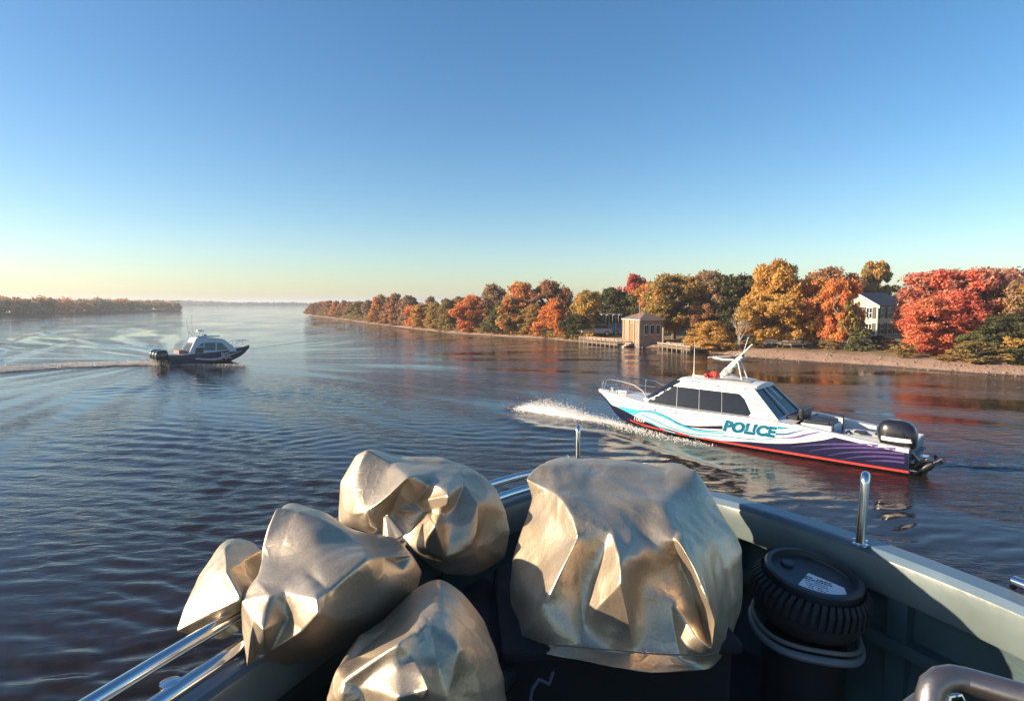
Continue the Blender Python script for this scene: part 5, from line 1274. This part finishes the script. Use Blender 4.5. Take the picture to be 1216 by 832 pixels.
def bag(name, pts, edges, outline, thick, label, cat='covered bag', smooth_it=9, levels=5, wrinkle=.012, seed=1, shrink=.82, dy=0.0, flap=None):
    """pts: measured points (photograph x, y and distance ahead); outline: indices round the silhouette.
    The cloth front is folded from these points, the back is closed at its own depth."""
    pts = [(a, b, c+dy) for a, b, c in pts]; V2 = [Vector((p[0], -p[1])) for p in pts]; n0 = len(pts)
    es = [(e[i], e[i+1]) for e in edges for i in range(len(e)-1)]
    r = delaunay_2d_cdt(V2, es, [outline], 1, 1e-5)
    order = r[3]; V, F = [], []
    for i, p in enumerate(r[0]):
        src = [k for k in order[i] if k < n0]
        if src: q = pts[src[0]]; V.append(ony(q[0], q[1], q[2]))
        else:
            ds = sorted(((p-V2[k]).length, k) for k in range(n0))[:3]; w_ = [1/(d_+.1) for d_, _ in ds]; y = sum(a*pts[k][2] for a, (_, k) in zip(w_, ds))/sum(w_)
            V.append(ony(p.x, -p.y, y))
    F = [tuple(f) for f in r[2]]
    ol = []
    for k in outline: ol.append(next(i for i in range(len(r[0])) if k in order[i]))
    cen = sum((V[i] for i in ol), Vector())/len(ol); away = Vector((cen.x, cen.y, 0)).normalized()
    nV = len(V)
    for sc_, dp in ((.97, .35), (shrink, .8)):
        for i in ol: p = V[i]; V.append(cen+(p-cen)*sc_+away*thick*dp-Vector((0, 0, (1-sc_)*.15)))
    V.append(cen+away*thick); no = len(ol)
    for a in range(no):
        b = (a+1) % no
        F.append((ol[b], ol[a], nV+a, nV+b)); F.append((nV+b, nV+a, nV+no+a, nV+no+b)); F.append((nV+no+b, nV+no+a, nV+2*no))
    mb = MB(); mb.add(V, F)
    o_ = mb.build(name, tarp, None, smooth=False)
    cr = set(); oe = set()
    for e_, og in zip(r[1], r[4]):
        if any(k < len(es) for k in og): cr.add(tuple(sorted(e_)))
    for a in range(no): oe.add(tuple(sorted((ol[a], ol[(a+1) % no]))))
    av = o_.data.attributes.new('crease_vert', 'FLOAT', 'POINT')
    for i in ol: av.data[i].value = .9
    at_ = o_.data.attributes.new('crease_edge', 'FLOAT', 'EDGE')
    for e_ in o_.data.edges:
        k = tuple(sorted(e_.vertices)); at_.data[e_.index].value = (.97 if name.startswith('big') else .72) if k in cr else .8 if k in oe else .06
    c0 = sum((Vector(v.co) for v in o_.data.vertices), Vector())/len(o_.data.vertices)
    zmin = min(v.co.z for v in o_.data.vertices); base = Vector((c0.x, c0.y, zmin))
    for v in o_.data.vertices: v.co -= base
    o_.location = base
    o_.data.polygons.foreach_set('use_smooth', [True]*len(o_.data.polygons))
    s = o_.modifiers.new('sub', 'SUBSURF'); s.subdivision_type = 'CATMULL_CLARK'; s.levels = s.render_levels = levels-1; s2_ = o_.modifiers.new('sub2', 'SUBSURF'); s2_.subdivision_type = 'SIMPLE'; s2_.levels = s2_.render_levels = 1
    sm = o_.modifiers.new('soft', 'SMOOTH'); sm.factor = .5; sm.iterations = 5
    dg = bpy.context.evaluated_depsgraph_get(); ev = o_.evaluated_get(dg); me = bpy.data.meshes.new_from_object(ev)
    old = o_.data; o_.modifiers.clear(); o_.data = me; bpy.data.meshes.remove(old); me.name = name
    n_ = len(me.vertices); P_ = np.zeros(n_*3, dtype=np.float32); me.vertices.foreach_get('co', P_); P_ = P_.reshape(-1, 3)
    Nn = np.zeros(n_*3, dtype=np.float32); me.vertex_normals.foreach_get('vector', Nn); Nn = Nn.reshape(-1, 3)
    rs = np.random.default_rng(seed*13+7); h = np.zeros(n_)
    # stiff cloth: straight folds with flat sides, each set fading in and out over the surface
    Q = P_+.035*np.sin(P_[:, [1, 2, 0]]*9+seed)
    for k in range(11):
        d_ = rs.normal(size=3); d_ /= np.linalg.norm(d_); lam = rs.uniform(.10, .34) if k < 9 else rs.uniform(.04, .09)
        u_ = Q @ d_/lam+rs.random(); tri = np.abs((u_ % 1)-.5)*2
        e1 = rs.normal(size=3)*7; mk = np.clip(.15+1.3*np.sin(P_ @ e1+rs.random()*6)*np.sin(P_ @ rs.normal(size=3)*6+rs.random()*6), 0, 1)
        h += (tri-.5)*lam*(.024 if k < 9 else .022)*mk*(wrinkle/.007)
    P_ += Nn*h[:, None]; me.vertices.foreach_set('co', P_.ravel()); me.update()
    me.polygons.foreach_set('use_smooth', np.ones(len(me.polygons), dtype=bool))
    if flap:
        m_ = MB(); c1, c2 = [ony(*q_)-base for q_ in flap]; ax = c2-c1; sd = ax.cross(Vector((0, 1, 0))).normalized(); up = Vector((0, -1, 0)); rows = []
        for i in range(14):
            t = i/13; row = []
            for k in range(22):
                a = k/21*math.pi*2.1; rr_ = .010+.042*t*(1+.25*math.sin(k*1.3))*(1-.015*k)
                row.append(c1+ax*t+sd*math.cos(a)*rr_*1.2+up*math.sin(a)*rr_*.8)
            rows.append(row)
        fo = m_.grid(rows).build('gathered_mouth', tarp, o_, smooth=True, sharp=80); so_ = fo.modifiers.new('t', 'SOLIDIFY'); so_.thickness = .003
    tag(o_, label, cat, 'tarpaulin-wrapped bags piled in the bow')
    return o_
# the big covered one right of centre
E_ = [(623, 568, 2.86), (640, 553, 2.95), (653, 552, 2.95), (700, 552, 3.0), (724, 552, 3.0), (760, 557, 2.98), (790, 564, 2.92), (796, 558, 2.98), (827, 556, 2.95), (850, 598, 2.80), (872, 632, 2.68), (882, 652, 2.62),   # 0-11
      (882, 690, 2.58), (880, 725, 2.52), (868, 768, 2.42), (843, 796, 2.20), (812, 797, 2.14), (778, 800, 2.12), (735, 794, 2.12), (700, 787, 2.14), (655, 778, 2.20), (620, 769, 2.30), (606, 742, 2.52), (605, 695, 2.66), (611, 654, 2.74), (625, 615, 2.80), (631, 592, 2.82),  # 12-26
      (648, 580, 2.72), (666, 588, 2.58), (679, 612, 2.44), (686, 638, 2.34), (644, 724, 2.24), (615, 761, 2.34), (689, 700, 2.38), (691, 764, 2.24), # 27-34
      (724, 630, 2.37), (738, 667, 2.21), (738, 691, 2.16), (693, 739, 2.30), (753, 773, 2.22), (745, 735, 2.20), (748, 695, 2.29), # 35-41
      (796, 630, 2.38), (814, 654, 2.26), (835, 695, 2.16), (849, 737, 2.13), (845, 770, 2.17), (810, 671, 2.40), (827, 712, 2.32), (840, 752, 2.28), # 42-49
      (798, 716, 2.30), (827, 757, 2.15), (808, 782, 2.20), (800, 745, 2.27), (770, 700, 2.33), (772, 745, 2.28), (785, 773, 2.22), # 50-56
      (720, 775, 2.20), (655, 768, 2.24), (740, 600, 2.55), (780, 600, 2.55), (700, 590, 2.62), (740, 575, 2.78), (790, 590, 2.64), (830, 620, 2.58), (860, 680, 2.42), (862, 730, 2.36), # 57-66
      (640, 640, 2.58), (660, 650, 2.46), (760, 640, 2.40), (780, 660, 2.37), (655, 612, 2.60), (664, 634, 2.50)]
big = bag('big_tarpaulin_bag', E_, [[27, 28, 29, 30, 31, 32], [30, 33, 34], [35, 36, 37, 39], [35, 38], [37, 38], [38, 34], [42, 43, 44, 45, 46], [42, 47, 48, 49, 46], [50, 51, 46], [50, 53, 52], [0, 27], [32, 58, 34, 57, 39, 56, 52, 46], [41, 54, 50], [45, 14], [26, 27], [22, 32], [29, 35], [71, 29], [67, 72, 30], [30, 68]], list(range(27)), .62,
    'largest silver-brown tarpaulin bag, square-shouldered, standing right of the centre with a stitched hem', smooth_it=7, wrinkle=.007, seed=1)
bvb = bvh_of([big], Matrix.Identity(4)); hem = []
for a_, b_ in resample([(614, 757), (650, 764), (691, 768), (735, 772), (770, 775), (810, 777), (845, 776), (868, 757)], 170):
    h_ = bvb.ray_cast(CAMP, ray(a_, b_).normalized())
    if h_[0] is not None: hem.append(h_[0]-big.location+(CAMP-h_[0]).normalized()*.0015)
m_ = MB(); m_.tube(hem, .0022, 5)
m_.build('hem_seam', mat('seam_thread', (.20, .155, .11), .8), big, smooth=True)
C_ = [(436.5, 534, 2.92), (466, 550, 2.88), (490, 545, 3.0), (520, 547, 3.02), (548, 552.5, 3.02), (574, 564, 2.98), (590, 583, 2.92), (602, 606, 2.88), (606, 632, 2.82), (600, 665, 2.72), (563, 684, 2.62), (528, 682, 2.56), (505, 668, 2.56), (480, 648, 2.62), (448, 636, 2.68), (425, 628, 2.76), (402, 622, 2.86), (402, 600, 2.90), (404, 572, 2.92), (423, 540, 2.95), # 0-19
      (404, 603, 2.84), (411.6, 583, 2.82), (422.5, 559, 2.84), (430, 618.5, 2.54), (485, 565.5, 2.60), (466, 606, 2.70), (494, 596, 2.70), (483, 598, 2.71), (511, 572, 2.66), (528.5, 579.5, 2.56), (533, 588, 2.48), (532, 598, 2.50), (505, 606.6, 2.66), # 20-32
      (516.6, 623, 2.44), (526, 609, 2.60), (528, 618, 2.60), (470, 617, 2.70), (496, 651, 2.48), (528.5, 661, 2.52), (550, 575, 2.74), (567.5, 597, 2.66), (556.6, 630, 2.58), (567.5, 650, 2.58), (540, 600, 2.66), (575, 620, 2.70), (520, 560, 2.84), (555, 562, 2.90), (475, 580, 2.69), (446, 632, 2.62), (585, 640, 2.70)]
bag('tarpaulin_bag', C_, [[20, 23, 24, 1, 0], [20, 21, 22, 0], [24, 47, 25, 36], [25, 32, 33, 37], [26, 28, 29, 30, 31, 32], [33, 35, 41], [37, 38, 42], [39, 43, 31], [39, 40, 42], [24, 45], [43, 40], [33, 38], [39, 46], [27, 30], [41, 40]], list(range(20)), .42,
    'crumpled tarpaulin bag at the back of the pile, with bright left facet and folded mouth', wrinkle=.007, seed=2, dy=.2, flap=((458, 612, 2.76), (467, 640, 2.70)))
B_ = [(327.5, 601.5, 2.34), (353, 606.6, 2.34), (378.5, 614, 2.33), (404, 628, 2.30), (430, 645, 2.28), (452, 648, 2.40), (477, 650, 2.42), (490, 659, 2.38), (503, 679, 2.42), (495, 706, 2.36), (462, 735, 2.30), (425, 765, 2.22), (385, 782, 2.14), (345, 790, 2.06), (302, 779, 1.92), (293, 791.5, 1.86), (287, 745, 1.98), (286, 712, 2.00), (306, 690, 2.06), (310, 654, 2.20), # 0-19
      (434.6, 664, 2.08), (391, 702, 1.93), (376, 710, 1.84), (378.5, 728, 1.80), (360.6, 748, 1.84), (343, 735, 1.95), (312, 748, 1.84), (363, 677, 2.06), (320, 706, 1.95), (340, 704, 1.96), (455, 661.5, 2.22), (478, 677, 2.28), (450, 700, 2.16), (400, 735, 1.98), (350, 765, 1.98), (300, 735, 1.90), (372, 645, 2.16), (352, 723, 1.90), (318, 775, 1.92), (470, 664, 2.36)]
bag('tarpaulin_bag', B_, [[0, 19, 18, 17], [18, 28, 29, 22], [17, 28], [17, 35, 15], [35, 26, 38], [22, 23, 24], [29, 37, 25, 24], [22, 21, 20, 30, 7], [27, 21], [20, 4], [30, 39, 31], [26, 25], [24, 38, 15], [20, 32], [23, 33], [16, 15]], list(range(20)), .40,
    'pale tarpaulin bag over the port rail with sharp peaked top and pointed lower corner', wrinkle=.006, seed=3)
A_ = [(267.6, 650, 2.28), (280, 645.5, 2.36), (295, 646, 2.42), (312, 652, 2.46), (308, 690, 2.36), (297, 715, 2.24), (288, 735, 2.10), (284, 748, 2.06), (262, 759, 2.08), (240, 758, 2.08), (206.5, 750.5, 2.06), (222, 715, 2.12), (245, 677, 2.20), # 0-12
      (269, 678, 2.10), (287, 711, 1.98), (252, 727, 2.02), (286, 668, 2.26), (262, 700, 2.08)]
bag('tarpaulin_bag', A_, [[0, 13, 14], [10, 15, 14], [13, 16, 3], [14, 5], [17, 14]], list(range(13)), .26,
    'smallest tarpaulin bag, leftmost, a pale tapering wedge hanging outside the port rail', wrinkle=.009, seed=4)
D_ = [(522, 697, 2.16), (546, 712, 2.14), (569, 735, 2.10), (588, 765, 2.05), (599, 803, 2.00), (602, 845, 1.96), (600, 900, 1.9), (540, 915, 1.74), (460, 915, 1.66), (392, 900, 1.72), (388, 830, 1.76), (401, 793.5, 1.80), (423.5, 778, 1.92), (455, 752, 2.05), (493, 712, 2.15), # 0-14
      (510.5, 733, 1.86), (492, 752, 1.80), (472.7, 764, 1.70), (455.7, 765, 1.84), (410, 807.6, 1.72), (419, 793, 1.80), (508.6, 818, 1.57), (493.5, 822, 1.60), (472.7, 826, 1.58), (437, 838, 1.70), (520, 786, 1.78), (512, 808.5, 1.70), (544.6, 769, 1.80), (565, 793, 1.86), # 15-28
      (470, 795, 1.68), (500, 795, 1.66), (490, 780, 1.73), (545, 735, 1.96), (530, 830, 1.74), (575, 830, 1.82), (460, 870, 1.62), (405, 830, 1.68), (430, 812, 1.72), (500, 870, 1.66), (440, 785, 1.84)]
bag('tarpaulin_bag', D_, [[15, 16, 17, 19], [17, 31, 30, 21], [21, 22, 23, 35], [15, 25, 26, 21], [19, 37, 24, 35], [11, 20, 19, 36], [25, 27, 28], [0, 32, 27, 33], [18, 16], [12, 39, 17], [23, 24], [28, 34]], list(range(15)), .36,
    'shaded tarpaulin bag nearest the camera at the bottom, with a rolled fold and twisted tie', wrinkle=.008, seed=5)
# what the bags stand on, low in the dark well
def crate():
    t = empty('equipment_locker', (.42, 2.62, GZ-.88), R(4), 'equipment locker under the largest bag, coloured dark for the shade of the well', 'locker')
    MB().box((0, 0, .33), (.92, .70, .66)).build('body', mat('shaded_locker', (.006, .007, .008), .9, var=.2), t, bevel=.02)  # body and lid darkened so their colour holds the well's shade
    MB().box((0, 0, .69), (.98, .76, .05)).build('lid', mat('shaded_lid', (.008, .009, .011), .9, var=.2), t, bevel=.015)
crate()
p0 = ony(668, 800, 2.0); st = [ony(a, b, y) for a, b, y in ((657, 797, 2.06), (652, 812, 2.03), (640, 806, 2.0), (632, 818, 1.98), (630, 830, 1.96), (640, 845, 1.93))]
o_ = MB().tube([tuple(p-p0) for p in st], .006, 8).build('webbing_strap', mat('blue_grey_webbing', (.05, .065, .09), .8)); o_.location = p0; tag(o_, 'loose blue-grey strap hanging below the hem of the largest bag', 'strap')
# port side locker the left bags lie on
def port_seat():
    t = empty('side_bench', (-.35, 2.1, GZ-.88), 0, 'padded side bench under the left-hand bags, coloured dark for shade', 'bench')
    u = Vector((.5, .87, 0)); an = math.atan2(u.y, u.x)
    MB().box((.05, .15, .28), (1.5, .55, .56), an).build('base', mat('shaded_locker', (.02, .022, .026), .6), t, bevel=.02)  # shade under the bags is put into this dark colour
    MB().box((.05, .15, .60), (1.5, .56, .08), an).build('cushion', floor_m, t, bevel=.03)
port_seat()
# ---------------------------------------------------------------- tyre with a lidded drum in it
def tyre():
    c = ony(957, 681, 2.80); t = empty('drum_in_tyre', (c.x, c.y, c.z-.22), 0, 'black lidded drum ringed by a ribbed tyre, white sticker on its lid', 'drum')
    t.rotation_euler = (R(5), R(7), R(-20))
    r = .240
    MB().lathe([(r*.62, 0), (r*.84, .0), (r*.98, .025), (r*1.06, .07), (r*1.07, .12), (r*1.02, .165), (r*.93, .19), (r*.8, .195)], (0, 0, 0), 64).build('tyre', rub, t, smooth=True)
    tr = MB()
    for k in range(46):
        a = 2*math.pi*k/46
        for (ra, za, rb, zb_) in ((1.075, .10, .92, .203),):
            p0 = Vector((r*ra*math.cos(a), r*ra*math.sin(a), za)); p1 = Vector((r*rb*math.cos(a+.05), r*rb*math.sin(a+.05), zb_))
            tg = Vector((-math.sin(a), math.cos(a), 0))*.010; up = Vector((math.cos(a)*.014, math.sin(a)*.014, .014))
            mid = Vector((r*1.05*math.cos(a+.02), r*1.05*math.sin(a+.02), .165))
            for q0, q1 in ((p0, mid), (mid, p1)):
                tr.add([q0-tg, q0+tg, q1+tg, q1-tg, q0-tg+up, q0+tg+up, q1+tg+up, q1-tg+up], [(0, 1, 2, 3), (4, 7, 6, 5), (0, 4, 5, 1), (1, 5, 6, 2), (2, 6, 7, 3), (3, 7, 4, 0)])
    tr.build('tread', rub, t)
    drum = MB().lathe([(r*.80, .12), (r*.84, .19), (r*.90, .195), (r*.92, .205), (r*.92, .245), (r*.885, .255), (r*.80, .255), (r*.785, .242), (r*.77, .226), (r*.10, .222)], (0, 0, 0), 64).build('drum', mat('drum_plastic', (.022, .026, .034), .42, var=.25, scale=6), t, smooth=True)
    MB().lathe([(.030, .222), (.032, .232), (.028, .238), (.005, .239)], (-.11, .055, 0), 20).build('bung', blk, t, smooth=True)
    # sticker: segment shaped, white with small dark printing
    pts = []
    for k in range(15): a = R(-112+k*78/14); pts.append((r*.74*math.cos(a), r*.74*math.sin(a)))
    stk = MB(); top_ = [(.02+.0, -.02), (-.075, -.055)]
    poly = pts+[(.135, -.03), (-.02, .01)]
    stk.prism(poly, .003, 'z', (0, 0, .2285)); sk = stk.build('sticker', mat('white_sticker', (.72, .74, .76), .5, var=.05), t)
    sk.rotation_euler = (0, 0, R(-8))
    rs = random.Random(1); pr = MB()
    for row in range(6):
        y = -.035-.019*row; x = -.045+.006*row
        while x < .085-.006*row:
            w_ = rs.uniform(.004, .012)*(1.6 if row < 2 else 1); h_ = .010 if row < 2 else .005
            if rs.random() < .78: pr.box((x+w_/2, y, .2307), (w_, h_, .0012))
            x += w_+.003
    pk = pr.build('printing', mat('ink', (.03, .03, .03), .5), sk)
    bd = MB()
    for k in range(16): a = R(20+k*4.2); bd.box((r*.705*math.cos(a), r*.705*math.sin(a), .229), (.004, .009, .002), a)
    bd.build('rim_lettering', mat('brass_ink', (.25, .2, .12), .5), t)
    return t, c
tt_, cc = tyre()
def ring(z, rr, tr, label, col, name, cat, sx_=0.0):
    m = MB(); m.tube([(rr*math.cos(2*math.pi*k/64), rr*math.sin(2*math.pi*k/64), .012*math.sin(k*.3)) for k in range(64)], tr, 10, closed=True)
    o_ = m.build(name, col, None, smooth=True); o_.location = (cc.x+sx_, cc.y-.01, z); o_.rotation_euler = (R(4), R(6), 0)
    tag(o_, label, cat); return o_
ring(cc.z-.245, .242, .011, 'thin pale hose loop lying directly under the tyre, upper of the two', mat('pale_hose', (.17, .17, .16), .5), 'hose_loop', 'hose')
ring(cc.z-.285, .247, .019, 'thicker grey-white hose loop under the tyre, lower of the two', mat('grey_hose', (.16, .18, .20), .45), 'hose_loop', 'hose')
p = MB().lathe([(.18, 0), (.19, .02), (.19, .44), (.18, .46)], (cc.x, cc.y, GZ-.88), 40).build('barrel', mat('barrel_black', (.008, .009, .011), .8, var=.2), None, smooth=True); tag(p, 'black barrel standing in the well beneath the hose loops', 'barrel')
